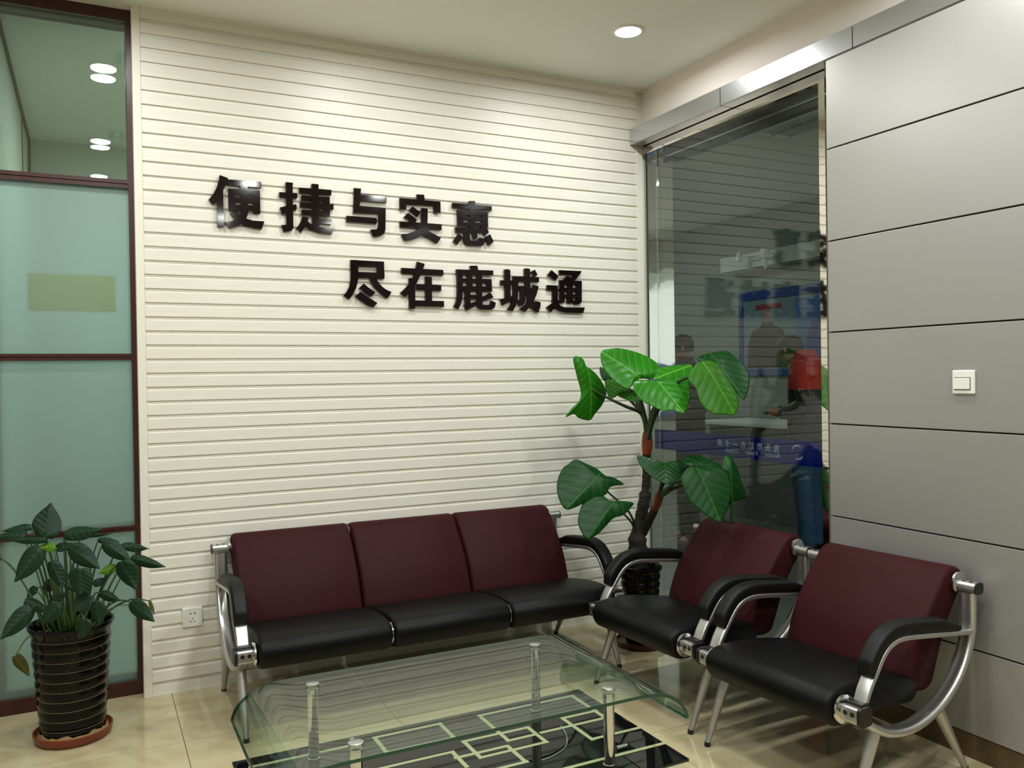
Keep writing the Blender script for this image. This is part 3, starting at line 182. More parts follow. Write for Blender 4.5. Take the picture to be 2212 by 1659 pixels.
mat('black_leather', srgb(11, 12, 13), 0.42, spec=0.15, bump=0.25, bscale=420, bdist=0.0006)
mat('maroon_leather', srgb(54, 21, 24), 0.52, spec=0.08, noise=0.08, nscale=20, bump=0.25, bscale=380, bdist=0.0006)
mat('black_foam', srgb(11, 12, 12), 0.5, spec=0.25, bump=0.1, bscale=500, bdist=0.0004)
mat('black_plastic', srgb(18, 16, 18), 0.4)
mat('acrylic', srgb(20, 10, 11), 0.07, spec=0.25)
mat('brown_frame', srgb(66, 26, 22), 0.32, noise=0.25, nscale=6, stretch=(8, 8, 1))
mat('white_plastic', srgb(226, 227, 220), 0.35)
mat('hole', srgb(12, 10, 8), 0.7)
mat('glaze', srgb(7, 6, 6), 0.05, spec=0.22)
mat('glaze_line', srgb(128, 110, 76), 0.35)
mat('saucer', srgb(122, 50, 28), 0.35, noise=0.2, nscale=20)
mat('saucer_dark', srgb(74, 18, 16), 0.35)
mat('sand', srgb(150, 122, 76), 0.9, bump=0.6, bscale=200)
mat('soil', srgb(28, 20, 14), 0.95, bump=0.8, bscale=90)
mat('bark', srgb(40, 33, 23), 0.8, noise=0.5, nscale=18, stretch=(1, 1, 3), bump=0.9, bscale=40, bdist=0.006)
mat('sheath', srgb(140, 50, 18), 0.5, noise=0.4, nscale=10, col2=srgb(96, 60, 20))
mat('petiole', srgb(44, 62, 30), 0.45)
mat('petiole_light', srgb(66, 96, 46), 0.45)
mat('navy_film', srgb(2, 4, 130), 0.5, spec=0.1)
mat('film_text', srgb(170, 190, 190), 0.5)
mat('navy_header', srgb(5, 10, 34), 0.2)
mat('table_black', srgb(12, 12, 13), 0.03, spec=0.6)
mat('table_line', srgb(178, 178, 142), 0.25)
mat('glass_edge', srgb(12, 62, 46), 0.12, spec=0.6)
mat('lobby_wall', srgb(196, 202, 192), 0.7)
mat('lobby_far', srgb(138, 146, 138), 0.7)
mat('lobby_floor', srgb(98, 101, 95), 0.25, noise=0.1, nscale=2)
mat('counter_side', srgb(96, 100, 94), 0.6)
mat('box_glow', srgb(240, 244, 248), 0.4, emit=(0.93, 0.97, 1.0, 1), estr=0.85)  # glow of the box added to brighten the jamb
mat('poster_blue', srgb(16, 58, 128), 0.4)
mat('poster_pale', srgb(104, 130, 136), 0.5)
mat('poster_dark', srgb(44, 40, 40), 0.6)
mat('poster_red', srgb(120, 40, 52), 0.6)
mat('poster_skin', srgb(140, 112, 96), 0.6)
mat('poster_sky', srgb(60, 110, 160), 0.6)
def sheer(name, col):
    m = bpy.data.materials.new(name); m.use_nodes = True; nt = m.node_tree; nt.nodes.clear(); out = nt.nodes.new('ShaderNodeOutputMaterial')
    a = nt.nodes.new('ShaderNodeBsdfDiffuse'); b = nt.nodes.new('ShaderNodeBsdfTranslucent'); x = nt.nodes.new('ShaderNodeMixShader'); x.inputs[0].default_value = 0.7
    for n in (a, b): n.inputs[0].default_value = col
    nt.links.new(a.outputs[0], x.inputs[1]); nt.links.new(b.outputs[0], x.inputs[2]); nt.links.new(x.outputs[0], out.inputs[0]); MATS[name] = m
sheer('yellow_board', srgb(232, 226, 6))
mat('office_floor', srgb(186, 186, 172), 0.4)
mat('skin', srgb(178, 128, 102), 0.55)
mat('hair', srgb(26, 20, 18), 0.6)
mat('jeans', srgb(44, 84, 118), 0.8, noise=0.3, nscale=12)
mat('dark_cloth', srgb(20, 19, 22), 0.9, spec=0.1)
mat('black_cloth', srgb(18, 18, 20), 0.85)
mat('shoe', srgb(22, 18, 16), 0.5)
mat('lamp_ring', srgb(236, 236, 234), 0.4)
mat('lamp_lens', (1, 1, 1, 1), 0.4, emit=(1.0, 0.985, 0.96, 1), estr=26)
mat('added_lamp_lens', (1, 1, 1, 1), 0.4, emit=(0.95, 1.0, 1.0, 1), estr=6)  # glow of the unseen lamps added in lobby and office
mat('louver', srgb(196, 200, 196), 0.3, metal=0.5)
mat('vent', srgb(208, 210, 204), 0.5)
mat('clear_fibre', srgb(210, 214, 205), 0.3)
glassmat('door_glass', (0.78, 0.82, 0.80, 1), 1.50)
glassmat('partition_glass', (0.80, 0.86, 0.83, 1), 1.85)
glassmat('table_glass', (0.88, 0.95, 0.90, 1))
def frosted():
    m = bpy.data.materials.new('frosted'); m.use_nodes = True; nt = m.node_tree; nt.nodes.clear()
    out = nt.nodes.new('ShaderNodeOutputMaterial')
    df = nt.nodes.new('ShaderNodeBsdfDiffuse'); df.inputs[0].default_value = srgb(166, 192, 186)
    rf = nt.nodes.new('ShaderNodeBsdfRefraction'); rf.inputs['Color'].default_value = srgb(202, 228, 226); rf.inputs['Roughness'].default_value = 0.42; rf.inputs['IOR'].default_value = 1.25
    gl = nt.nodes.new('ShaderNodeBsdfGlossy'); gl.inputs['Roughness'].default_value = 0.38; gl.inputs[0].default_value = (0.8, 0.9, 0.85, 1)
    a = nt.nodes.new('ShaderNodeMixShader'); a.inputs[0].default_value = 0.74
    nt.links.new(df.outputs[0], a.inputs[1]); nt.links.new(rf.outputs[0], a.inputs[2])
    b = nt.nodes.new('ShaderNodeMixShader'); b.inputs[0].default_value = 0.10
    nt.links.new(a.outputs[0], b.inputs[1]); nt.links.new(gl.outputs[0], b.inputs[2]); nt.links.new(b.outputs[0], out.inputs[0]); MATS['frosted'] = m
frosted()
def leafmat(name, base, vein, rough=0.32, trans=0.2, nveins=4.6, strength=0.7):
    """UV = (along midrib, across) in leaf lengths: midrib and slanting side veins, with a little relief"""
    m = bpy.data.materials.new(name); m.use_nodes = True; nt = m.node_tree; b = nt.nodes['Principled BSDF']; out = nt.nodes['Material Output']
    def mth(op, a, c=None):
        n = nt.nodes.new('ShaderNodeMath'); n.operation = op
        for k, x in enumerate((a, c)):
            if x is None: continue
            if isinstance(x, (int, float)): n.inputs[k].default_value = x
            else: nt.links.new(x, n.inputs[k])
        return n.outputs[0]
    uv = nt.nodes.new('ShaderNodeUVMap'); sp = nt.nodes.new('ShaderNodeSeparateXYZ'); nt.links.new(uv.outputs[0], sp.inputs[0])
    ab = mth('ABSOLUTE', sp.outputs[1]); t = mth('SUBTRACT', sp.outputs[0], mth('MULTIPLY', ab, 0.75))
    tri = mth('ABSOLUTE', mth('SUBTRACT', mth('FRACT', mth('MULTIPLY', mth('ADD', t, 2.0), nveins)), 0.5))       # 0.5 on a vein
    def smooth(v, lo, hi):
        r = nt.nodes.new('ShaderNodeMapRange'); r.interpolation_type = 'SMOOTHSTEP'; r.inputs[1].default_value = lo; r.inputs[2].default_value = hi; nt.links.new(v, r.inputs[0]); return r.outputs[0]
    side = smooth(tri, 0.42, 0.49); mid = smooth(mth('MULTIPLY', ab, -1.0), -0.028, -0.006)
    fac = mth('MULTIPLY', mth('MAXIMUM', mth('MULTIPLY', side, 0.6), mid), strength)
    tc = nt.nodes.new('ShaderNodeTexCoord'); n = nt.nodes.new('ShaderNodeTexNoise'); n.inputs['Scale'].default_value = 9
    nt.links.new(tc.outputs['Object'], n.inputs[0])
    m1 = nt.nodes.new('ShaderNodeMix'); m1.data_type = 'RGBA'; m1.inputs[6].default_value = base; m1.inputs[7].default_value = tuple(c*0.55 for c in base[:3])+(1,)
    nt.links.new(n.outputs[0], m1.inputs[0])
    m2 = nt.nodes.new('ShaderNodeMix'); m2.data_type = 'RGBA'; m2.inputs[7].default_value = vein
    nt.links.new(m1.outputs[2], m2.inputs[6]); nt.links.new(fac, m2.inputs[0])
    nt.links.new(m2.outputs[2], b.inputs['Base Color']); b.inputs['Roughness'].default_value = rough; b.inputs['Specular IOR Level'].default_value = 0.25
    bp = nt.nodes.new('ShaderNodeBump'); bp.inputs['Strength'].default_value = 0.4; bp.inputs['Distance'].default_value = 0.004
    hgt = mth('ADD', mth('MULTIPLY', tri, -1.0), mth('MULTIPLY', n.outputs[0], 0.8)); nt.links.new(hgt, bp.inputs['Height']); nt.links.new(bp.outputs[0], b.inputs['Normal'])
    t_ = nt.nodes.new('ShaderNodeBsdfTranslucent'); nt.links.new(m2.outputs[2], t_.inputs[0])
    mx = nt.nodes.new('ShaderNodeMixShader'); mx.inputs[0].default_value = trans
    nt.links.new(b.outputs[0], mx.inputs[1]); nt.links.new(t_.outputs[0], mx.inputs[2]); nt.links.new(mx.outputs[0], out.inputs[0]); MATS[name] = m
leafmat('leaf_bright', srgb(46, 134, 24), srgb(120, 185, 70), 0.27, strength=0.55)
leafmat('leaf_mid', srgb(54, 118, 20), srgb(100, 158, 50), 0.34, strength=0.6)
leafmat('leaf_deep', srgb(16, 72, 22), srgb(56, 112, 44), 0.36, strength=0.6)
leafmat('leaf_dark', srgb(23, 52, 31), srgb(38, 70, 42), 0.45, 0.12, 6.0, 0.5)
leafmat('leaf_lime', srgb(92, 142, 26), srgb(120, 165, 50), 0.38, 0.2, 6.0, 0.5)
leafmat('leaf_dry', srgb(82, 84, 34), srgb(110, 104, 50), 0.6, 0.1, 6.0, 0.5)

# ------------------------------------------------------------------ floor: polished 0.8 m tiles on a slab
mb = MB(); mb.box((-3.3, -3.1, -0.14), (2.93, 4.125, -0.012)); floor = struct('floor', mb, 'grout', 'polished cream stone tile floor of the waiting area', 'floor')
xs = [0.30+0.8*k for k in range(-5, 5)]; ys = [3.48+0.8*k for k in range(-9, 2)]
tile_me = {}
for i in range(len(xs)-1):
    for j in range(len(ys)-1):
        a, b = max(xs[i], -3.2), min(xs[i+1], 2.92); c, d = max(ys[j], -3.0), min(ys[j+1], 4.12)
        if b-a < 0.02 or d-c < 0.02: continue
        key = (round(b-a, 3), round(d-c, 3))
        if key not in tile_me:
            w2, h2 = (b-a)/2-0.0012, (d-c)/2-0.0012
            o = MB().box((-w2, -h2, -0.011), (w2, h2, 0.0)).build('tile', 'tile', floor); tile_me[key] = o.data
        else:
            o = bpy.data.objects.new('tile', tile_me[key]); C.objects.link(o); o.parent = floor
        o.location = ((a+b)/2, (c+d)/2, 0)

# ------------------------------------------------------------------ ceiling
struct('ceiling', MB().box((-3.3, -3.1, HC), (W+0.02, 4.125, HC+0.12)), 'ceiling_paint', 'plain off white painted ceiling with round downlights', 'ceiling')

# ------------------------------------------------------------------ slat wall
SX0, SX1 = 0.222, 2.857
wb = MB().box((0.187, D+0.013, 0), (2.93, D+0.15, HC)); wall_back = struct('wall_back', wb, 'slat_trim', 'cream wall clad in narrow horizontal slats', 'wall')
prof = [(0, 0), (0, .0450), (.0015, .0470), (.0080, .0490), (.0080, .0625), (.013, .0625), (.013, 0)]
sl = MB().prism(prof, lambda y, z: (SX0, y, z), lambda y, z: (SX1, y, z)).build('slat', 'slat', wall_back)
seams = [2.9997-0.06252*k for k in range(48)]
sl.location = (0, D, seams[1])
for k in range(2, 48):
    o = bpy.data.objects.new('slat', sl.data); C.objects.link(o); o.parent = wall_back; o.location = (0, D, seams[k])
MB().box((SX0, D, seams[0]), (SX1, D+0.013, HC)).build('slat', 'slat', wall_back)
MB().box((SX0, D, 0), (SX1, D+0.013, seams[47]-0.015)).build('slat', 'slat', wall_back)
MB().box((0.187, D-0.002, 0), (0.2215, D+0.014, HC), bev=0.002).build('edge_board', 'slat_trim', wall_back)
MB().box((0.187, D-0.004, 0), (SX1, D-0.001, 0.005)).build('floor_bead', 'white_plastic', wall_back)
MB().box((SX0, D-0.006, HC-0.014), (W, D+0.006, HC)).build('ceiling_bead', 'slat', wall_back)

# ------------------------------------------------------------------ right wall: plaster above, aluminium panels below
wr = MB(); wr.box((W, -3.1, 2.70), (W+0.20, D+0.15, HC)); wr.box((WP+0.012, -3.1, 0), (W+0.20, 2.586, 2.70))
wall_right = struct('wall_right', wr, ['plaster'], 'wall with brushed silver metal panels under a pale plaster band', 'wall')
rows = [2.712, 2.3351, 1.9468, 1.5623, 1.1757, 0.7856, 0.3968, 0.088]
for ci, (ya, yb) in enumerate([(2.590, 1.09), (1.085, -0.415), (-0.42, -1.92), (-1.925, -3.05)]):
    for r in range(7):
        z1, z0 = rows[r]-0.003, rows[r+1]+0.003
        MB().box((WP, yb+0.003, z0), (WP+0.010, ya, z1), bev=0.0012).build('panel', 'aluminium_panel', wall_right)
MB().box((WP+0.0115, -3.05, 0.09), (WP+0.0125, 2.588, 2.71)).build('joint_backing', 'joint_dark', wall_right)
struct('baseboard_right', MB().box((WP+0.004, -3.05, 0), (WP+0.014, 2.588, 0.086)), 'baseboard', 'dark brown stone skirting under the metal panels', 'baseboard')

# aluminium header above the glass
hd = MB().box((2.822, -3.05, 2.728), (W, D-0.001, 2.808)); header = struct('trim_1', hd, 'joint_dark', 'long brushed aluminium header beam over the glass and panels', 'trim')
hy = [D-0.002, 3.264, 2.456, 1.648, 0.84, 0.032, -0.776, -1.584, -3.05]
for i in range(len(hy)-1):
    p = MB(); p.box((2.812, hy[i+1]+0.005, 2.722), (2.822, hy[i], 2.812)); p.box((2.822, hy[i+1]+0.005, 2.720), (W-0.02, hy[i], 2.728)); p.box((2.822, hy[i+1]+0.005, 2.8065), (W-0.001, hy[i], 2.812))
    p.build('panel', 'aluminium_trim', header)

# ------------------------------------------------------------------ glass wall beside the lobby
fr = MB()
wn1 = struct('window_1', MB().box((2.897, 2.686, 2.672), (2.945, D+0.002, 2.724)), 'steel_mirror', 'tall frameless glass wall in mirror steel frame beside the corner', 'window')
MB().box((2.897, 2.686, 0), (2.945, 2.7215, 2.672)).build('frame', 'steel_mirror', wn1)
MB().box((2.8575, D-0.003, 0), (2.897, D+0.02, 2.724)).build('frame', 'slat_trim', wn1)  # cream colour stands in for slats mirrored in this steel strip
MB().box((W, 2.7217, 0.004), (W+0.012, 3.922, 2.6718)).build('pane', 'door_glass', wn1)
MB().box((W, 3.928, 0.004), (W+0.012, D-0.001, 2.6718)).build('pane', 'door_glass', wn1)
sm = MB(); sm.box((W-0.0004, 3.9205, 0.004), (W+0.0124, 3.9221, 2.6718)); sm.box((W-0.0004, 3.9279, 0.004), (W+0.0124, 3.9295, 2.6718)); sm.build('glass_edge', 'steel_mirror', wn1)
MB().box((W+0.03, 2.6, 2.592), (W+0.075, 3.90, 2.722)).build('lintel', 'navy_header', wn1)
MB().box((W+0.022, 2.6, 2.622), (W+0.030, 4.045, 2.629)).build('rail', 'chrome', wn1)
MB().box((W+0.03, D+0.003, 0), (3.118, D+0.10, HC)).build('jamb', 'steel_mirror', wn1)
# blue film band with mirrored writing (it is read from the lobby)
band = tag(MB().box((W+0.0125, 2.7225, 0.966), (W+0.0131, 3.99, 1.078)).build('safety_film', 'navy_film'), 'blue adhesive band with reversed white writing stuck across the glass', 'decal')
def text_mesh(body, size, m, parent, loc, name, bold=0.0, squash=1.0):
    cu = bpy.data.curves.new(name, 'FONT'); cu.body = body; cu.size = size; cu.align_x = 'LEFT'; cu.offset = bold; cu.resolution_u = 3
    t = bpy.data.objects.new(name+'_curve', cu); C.objects.link(t)
    dg = bpy.context.evaluated_depsgraph_get(); dg.update(); me = bpy.data.meshes.new_from_object(t.evaluated_get(dg)); bpy.data.objects.remove(t)
    xs_ = [v.co.x for v in me.vertices]; x0 = min(xs_) if xs_ else 0
    # text x -> +y, text y -> +z, in the film plane facing the room, so it reads mirrored from inside
    for v in me.vertices: v.co = Vector((loc[0], loc[1]+(v.co.x-x0)*squash, loc[2]+v.co.y))
    me.materials.clear(); me.materials.append(MATS[m]); me.name = name
    o = bpy.data.objects.new(name, me); C.objects.link(o); o.parent = parent
    return o
FX = W+0.0124
for i, ch in enumerate('包头市城市一卡通'):
    text_mesh(ch, 0.040, 'film_text', band, (FX, 3.003+i*0.0577, 1.019), 'printed_character', 0.0012)
for wtxt, wy in (('Baotou', 3.004), ('E-pass', 3.150), ('Citizen', 3.290)): text_mesh(wtxt, 0.030, 'film_text', band, (FX, wy, 0.991), 'printed_word', 0.0004, 1.12)
lg = MB()
def arc_band(cy, cz, r0, r1, a0, a1, n=14):
    o = []
    for k in range(n+1):
        t = a0+(a1-a0)*k/n; w = math.sin(PI*k/n)
        o.append((r0+(r1-r0)*0.5*(1-w), t)); 
    ins = [(cy+r*math.cos(t), cz+r*math.sin(t)) for r, t in o]; outs = [(cy+r1*math.cos(a0+(a1-a0)*k/n), cz+r1*math.sin(a0+(a1-a0)*k/n)) for k in range(n+1)]
    lg.sheet([[(FX, *p) for p in ins], [(FX, *p) for p in outs]])
arc_band(2.893, 1.026, 0.026, 0.034, 0.3, 2.3); arc_band(2.885, 1.020, 0.022, 0.030, 3.5, 5.4)
lg.build('printed_logo', 'film_text', band)

# ------------------------------------------------------------------ partition on the left: brown frame, clear top, frosted below
PY = 4.115
pt = MB(); pt.box((0.166, PY-0.004, 0), (0.1875, PY+0.135, HC))
win2 = struct('window_2', pt, 'brown_frame', 'office partition with dark brown frame and glass panes', 'partition')
MB().box((-1.06, PY-0.004, 0), (-1.0, PY+0.135, HC)).build('post', 'brown_frame', win2)
def rail(z0, z1, split=True):
    r = MB()
    if split:
        zm = (z0+z1)/2; r.box((-1.0, PY-0.002, z0), (0.166, PY+0.13, zm-0.0015)); r.box((-1.0, PY+0.006, zm-0.0015), (0.166, PY+0.12, zm+0.0015)); r.box((-1.0, PY-0.005, zm+0.0015), (0.166, PY+0.13, z1))
    else: r.box((-1.0, PY-0.003, z0), (0.166, PY+0.13, z1))
    r.build('rail', 'brown_frame', win2)
rz = [(2.258, 2.294), (1.494, 1.523), (0.731, 0.757)]
for a, b in rz: rail(a, b)
rail(0.0, 0.062, False); rail(2.998, HC-0.001, False)
MB().box((-1.0, PY+0.022, 2.294), (0.166, PY+0.028, 2.998)).build('pane', 'partition_glass', win2)
MB().box((-1.0, PY+0.102, 2.294), (0.166, PY+0.108, 2.998)).build('pane', 'partition_glass', win2)
for a, b in ((1.523, 2.258), (0.757, 1.494), (0.062, 0.731)):
    MB().box((-1.0, PY+0.022, a), (0.166, PY+0.028, b)).build('frosted_pane', 'frosted', win2)
tag(MB().box((-0.240, PY+0.118, 1.715), (0.108, PY+0.125, 1.880), bev=0.002).build('notice_board', 'yellow_board'), 'small yellow board seen blurred behind the frosted glass pane', 'board')
# rest of the waiting room behind the camera
struct('wall_left', MB().box((-3.3, -3.1, 0), (-3.2, PY+0.2, HC)), 'wall_plain', 'plain pale side wall', 'wall')
struct('wall_rear', MB().box((-3.3, -3.1, 0), (W, -3.0, HC)), 'wall_plain', 'plain pale wall behind the viewer', 'wall')
struct('wall_partition_side', MB().box((-3.3, PY, 0), (-1.06, PY+0.13, HC)), 'wall_plain', 'plain pale wall beyond the partition', 'wall')
# office behind the partition
of = MB(); of.box((-1.1, PY+0.14, -0.1), (2.93, 6.7, 0.0)); struct('floor_office', of, 'office_floor', 'floor of the dim office behind the partition', 'floor')
struct('ceiling_office', MB().box((-1.1, PY+0.01, HC), (2.93, 6.7, HC+0.1)), 'ceiling_paint', 'ceiling of the dim office behind the partition', 'ceiling')
ow = MB(); ow.box((-0.42, PY+0.16, 0), (-0.35, 6.6, HC)); ol = struct('wall_office_left', ow, 'lobby_wall', 'pale office side wall behind the partition glass', 'wall')
g = MB(); g.box((-0.35, 5.95, 0), (-0.345, 5.96, HC)); g.box((-0.35, 6.53, 0), (-0.335, 6.55, HC)); g.box((-0.35, PY+0.16, HC-0.015), (-0.335, 6.55, HC)); g.build('edge_strip', 'joint_dark', ol)
struct('wall_office_rear', MB().box((-0.35, 6.55, 0), (2.93, 6.65, HC)), 'lobby_wall', 'pale far wall of the dim office', 'wall')

# ------------------------------------------------------------------ lobby behind the glass
struct('floor_lobby', MB().box((2.93, -3.1, -0.12), (6.4, 9.1, 0.0)), 'lobby_floor', 'grey stone floor of the lobby behind the glass', 'floor')
struct('ceiling_lobby', MB().box((W+0.075, -3.1, HC), (6.4, 9.1, HC+0.12)), 'ceiling_paint', 'white lobby ceiling seen through the glass', 'ceiling')
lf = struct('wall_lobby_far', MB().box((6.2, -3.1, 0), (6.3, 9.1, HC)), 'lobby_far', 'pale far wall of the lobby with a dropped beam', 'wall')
MB().box((6.0, -3.1, 2.455), (6.2, 7.0, 2.605)).build('beam', 'lobby_wall', lf)
lb = empty('added_glow_box', (6.195, -0.15, 1.75), 0, 'glowing white box with blue border, added unseen on the lobby wall to brighten the steel jamb', 'light helper')  # invented glowing box, gives the steel jamb something bright to reflect
f = MB(); f.box((-.06, -1.05, -.85), (.004, 1.05, -.77)); f.box((-.06, -1.05, .77), (.004, 1.05, .85)); f.box((-.06, -1.05, -.77), (.004, -.97, .77)); f.box((-.06, .97, -.77), (.004, 1.05, .77)); f.build('frame', 'poster_blue', lb)
MB().box((-.05, -.97, -.77), (.0, .97, .77)).build('lit_face', 'box_glow', lb)
MB().box((-.052, -.6, -.70), (-.050, .6, -.25)).build('box_band', 'poster_sky', lb)
struct('wall_lobby_end', MB().box((W, 9.0, 0), (6.4, 9.1, HC)), 'lobby_wall', 'pale end wall of the lobby', 'wall')
struct('wall_lobby_near', MB().box((W+0.2, -3.1, 0), (6.4, -3.0, HC)), 'lobby_wall', 'pale near wall of the lobby', 'wall')
struct('wall_lobby_side', MB().box((2.93, D+0.155, 0), (3.118, 9.1, HC)), 'lobby_wall', 'pale lobby wall running back from the corner', 'wall')

# ------------------------------------------------------------------ ceiling lamps
def downlight(x, y, label, watts):
    r = empty('downlight', (x, y, HC), 0, label, 'lamp', 'round ceiling downlights')
    ring = MB().lathe([(0.062, -0.002), (0.063, -0.007), (0.072, -0.008), (0.080, -0.004), (0.082, -0.0005), (0.062, -0.0005)], seg=36); ring.build('ring', 'lamp_ring', r, smooth=40)
    MB().lathe([(0.0615, -0.0055), (0.0615, -0.001)], seg=36).build('lens', 'lamp_lens', r)
    l = bpy.data.lights.new('lamp_light', 'AREA'); l.shape = 'DISK'; l.size = 0.12; l.energy = watts; l.color = (0.965, 1.0, 0.97); l.spread = math.radians(172)
    lo = bpy.data.objects.new('lamp_light', l); C.objects.link(lo); lo.parent = r; lo.location = (0, 0, -0.010)
LX = [-1.03, 0.09, 1.22, 2.341]; LY = [3.372, 1.872, 0.78, -0.86]
for iy, y in enumerate(LY):
    for ix, x in enumerate(LX):
        if (ix, iy) == (3, 0): lab = 'round glowing downlight on the ceiling above the glass wall'
        elif (ix, iy) == (2, 0): lab = 'round glowing downlight cut by the top picture edge above the slogan'
        elif ix == 1: lab = 'round downlight mirrored in the upper left pane, ' + ['nearest the partition', 'second from the partition', 'third from the partition', 'fourth from the partition'][iy]
        else: lab = 'overhead downlight in the %s row from the slat wall, %s' % (['first', 'second', 'third', 'fourth'][iy], ['left of the partition pane', '', 'above the middle of the room', 'above the armchair side'][ix])
        downlight(x, y, lab, LAMP_W*((1.2 if ix == 3 else 0.94) if iy == 0 else (1.4 if ix > 1 else 1.05)))
for i, (y0, lab) in enumerate([(3.47, 'white slatted air vent mirrored beside the nearest downlight'), (1.99, 'white slatted air vent mirrored beside the second downlight')]):
    v = empty('air_vent', (0.13, y0, HC), 0, lab, 'vent', 'ceiling air vents')
    f = MB(); f.box((0, 0, -0.012), (0.62, 0.012, 0)); f.box((0, 0.168, -0.012), (0.62, 0.18, 0)); f.box((0, 0.012, -0.012), (0.012, 0.168, 0)); f.box((0.608, 0.012, -0.012), (0.62, 0.168, 0)); f.build('frame', 'vent', v)
    MB().box((0.012, 0.012, -0.002), (0.608, 0.168, -0.0005)).build('backing', 'joint_dark', v)
    for k in range(11):
        x = 0.04+k*0.052; MB().prism([(0, 0), (0.034, -0.008), (0.034, -0.0065), (0, 0.0015)], lambda a, b, x=x: (x+a, 0.012, b-0.003), lambda a, b, x=x: (x+a, 0.168, b-0.003)).build('louver', 'vent', v)
def lobby_lamp(x, y, watts, label, lit):
    r = empty('ceiling_lamp', (x, y, HC), 0, label, 'lamp', 'louvred lobby lamps')
    f = MB(); f.box((-0.15, -0.6, -0.02), (0.15, -0.585, 0)); f.box((-0.15, 0.585, -0.02), (0.15, 0.6, 0)); f.box((-0.15, -0.585, -0.02), (-0.138, 0.585, 0)); f.box((0.138, -0.585, -0.02), (0.15, 0.585, 0)); f.build('frame', 'lamp_ring', r)
    MB().box((-0.138, -0.585, -0.004), (0.138, 0.585, -0.0005)).build('tube_panel', 'added_lamp_lens' if lit else 'vent', r)
    for k in range(9): MB().box((-0.138, -0.52+k*0.13, -0.02), (0.138, -0.512+k*0.13, -0.004)).build('louver', 'louver', r)
    MB().box((-0.006, -0.585, -0.02), (0.006, 0.585, -0.004)).build('louver', 'louver', r)
    if watts:
        l = bpy.data.lights.new('lamp_light', 'AREA'); l.shape = 'RECTANGLE'; l.size = 0.27; l.size_y = 1.16; l.energy = watts; l.color = (0.93, 1.0, 0.97)
        lo = bpy.data.objects.new('lamp_light', l); C.objects.link(lo); lo.parent = r; lo.location = (0, 0, -0.024)
lobby_lamp(4.25, 3.82, 0, 'unlit louvred ceiling lamp seen through the top of the glass', False)
lobby_lamp(4.25, 1.4, LOBBY_W, 'unseen louvred lamp added behind the metal panels to light the lobby, nearer one', True)  # lit lamps from here on are added, unseen, to light the lobby
lobby_lamp(4.25, -1.2, LOBBY_W, 'unseen louvred lamp added behind the metal panels to light the lobby, farther one', True)
lobby_lamp(4.6, 7.2, LOBBY_W*0.36, 'unseen louvred lamp added to light the back end of the lobby', True)  # added for light on the far wall
r = empty('added_office_lamp', (0.75, 5.2, HC), 0, 'unseen ceiling lamp added to light the office and the frosted panes', 'lamp')  # added out of sight, lights the frosted panes from behind
MB().lathe([(0.14, -0.03), (0.15, -0.02), (0.15, 0)], seg=24).build('shade', 'added_lamp_lens', r)
l = bpy.data.lights.new('lamp_light', 'AREA'); l.shape = 'DISK'; l.size = 0.28; l.energy = OFFICE_W; lo = bpy.data.objects.new('lamp_light', l); C.objects.link(lo); lo.parent = r; lo.location = (0, 0, -0.034)

# ------------------------------------------------------------------ chairs: a row seat system of 1 or 3 places
SEAT = [(-.030, .277), (-.060, .300), (-.074, .338), (-.062, .372), (-.025, .392), (.05, .398), (.15, .392), (.27, .374), (.36, .356), (.398, .340), (.408, .315), (.392, .285), (.355, .268), (.28, .274), (.18, .280), (.08, .276), (.02, .270)]
BACK = [(.372, .335), (.392, .41), (.428, .49), (.485, .572), (.545, .642), (.585, .683), (.625, .700), (.668, .692), (.694, .662), (.688, .625), (.645, .575), (.592, .505), (.550, .425), (.515, .345), (.495, .310), (.455, .294), (.410, .300)]
CPATH = [(.637, .618), (.637, .56), (.634, .50), (.615, .435), (.575, .370), (.515, .312), (.445, .268), (.37, .240), (.29, .226), (.21, .228), (.14, .243), (.08, .270), (.035, .298), (.01, .318)]
ROD = [(.022, .345), (.050, .398), (.085, .445), (.118, .487), (.150, .513), (.190, .527), (.240, .530), (.34, .520), (.48, .503), (.63, .485)]
BACK, CPATH, ROD = [[(a*.975, b) for a, b in L_] for L_ in (BACK, CPATH, ROD)]
def planar_sweep(m, path, u0, prof, mi=0, sub=4, scale=None):
    """sweep a (u, n) profile along a (v, z) path in the side plane u = u0; n is the left normal"""
    P = catmull([(a, b, 0) for a, b in path], sub, closed=False); n = len(P); R = []
    for i in range(n):
        t = (P[min(i+1, n-1)]-P[max(i-1, 0)]).normalized(); nx, nz = -t.y, t.x
        k = scale(i/(n-1)) if scale else 1.0
        R.append([(u0+a*k, P[i].x+nx*b*k if not isinstance(k, tuple) else 0, P[i].y+nz*b*k) for a, b in prof])
    return m.rings(R, mi)
def round_rect(a, b, r, seg=4):
    o = []
    for cx, cy, t0 in ((a-r, b-r, 0), (-a+r, b-r, PI/2), (-a+r, -b+r, PI), (a-r, -b+r, 1.5*PI)):
        for k in range(seg+1): t = t0+PI/2*k/seg; o.append((cx+r*math.cos(t), cy+r*math.sin(t)))
    return o
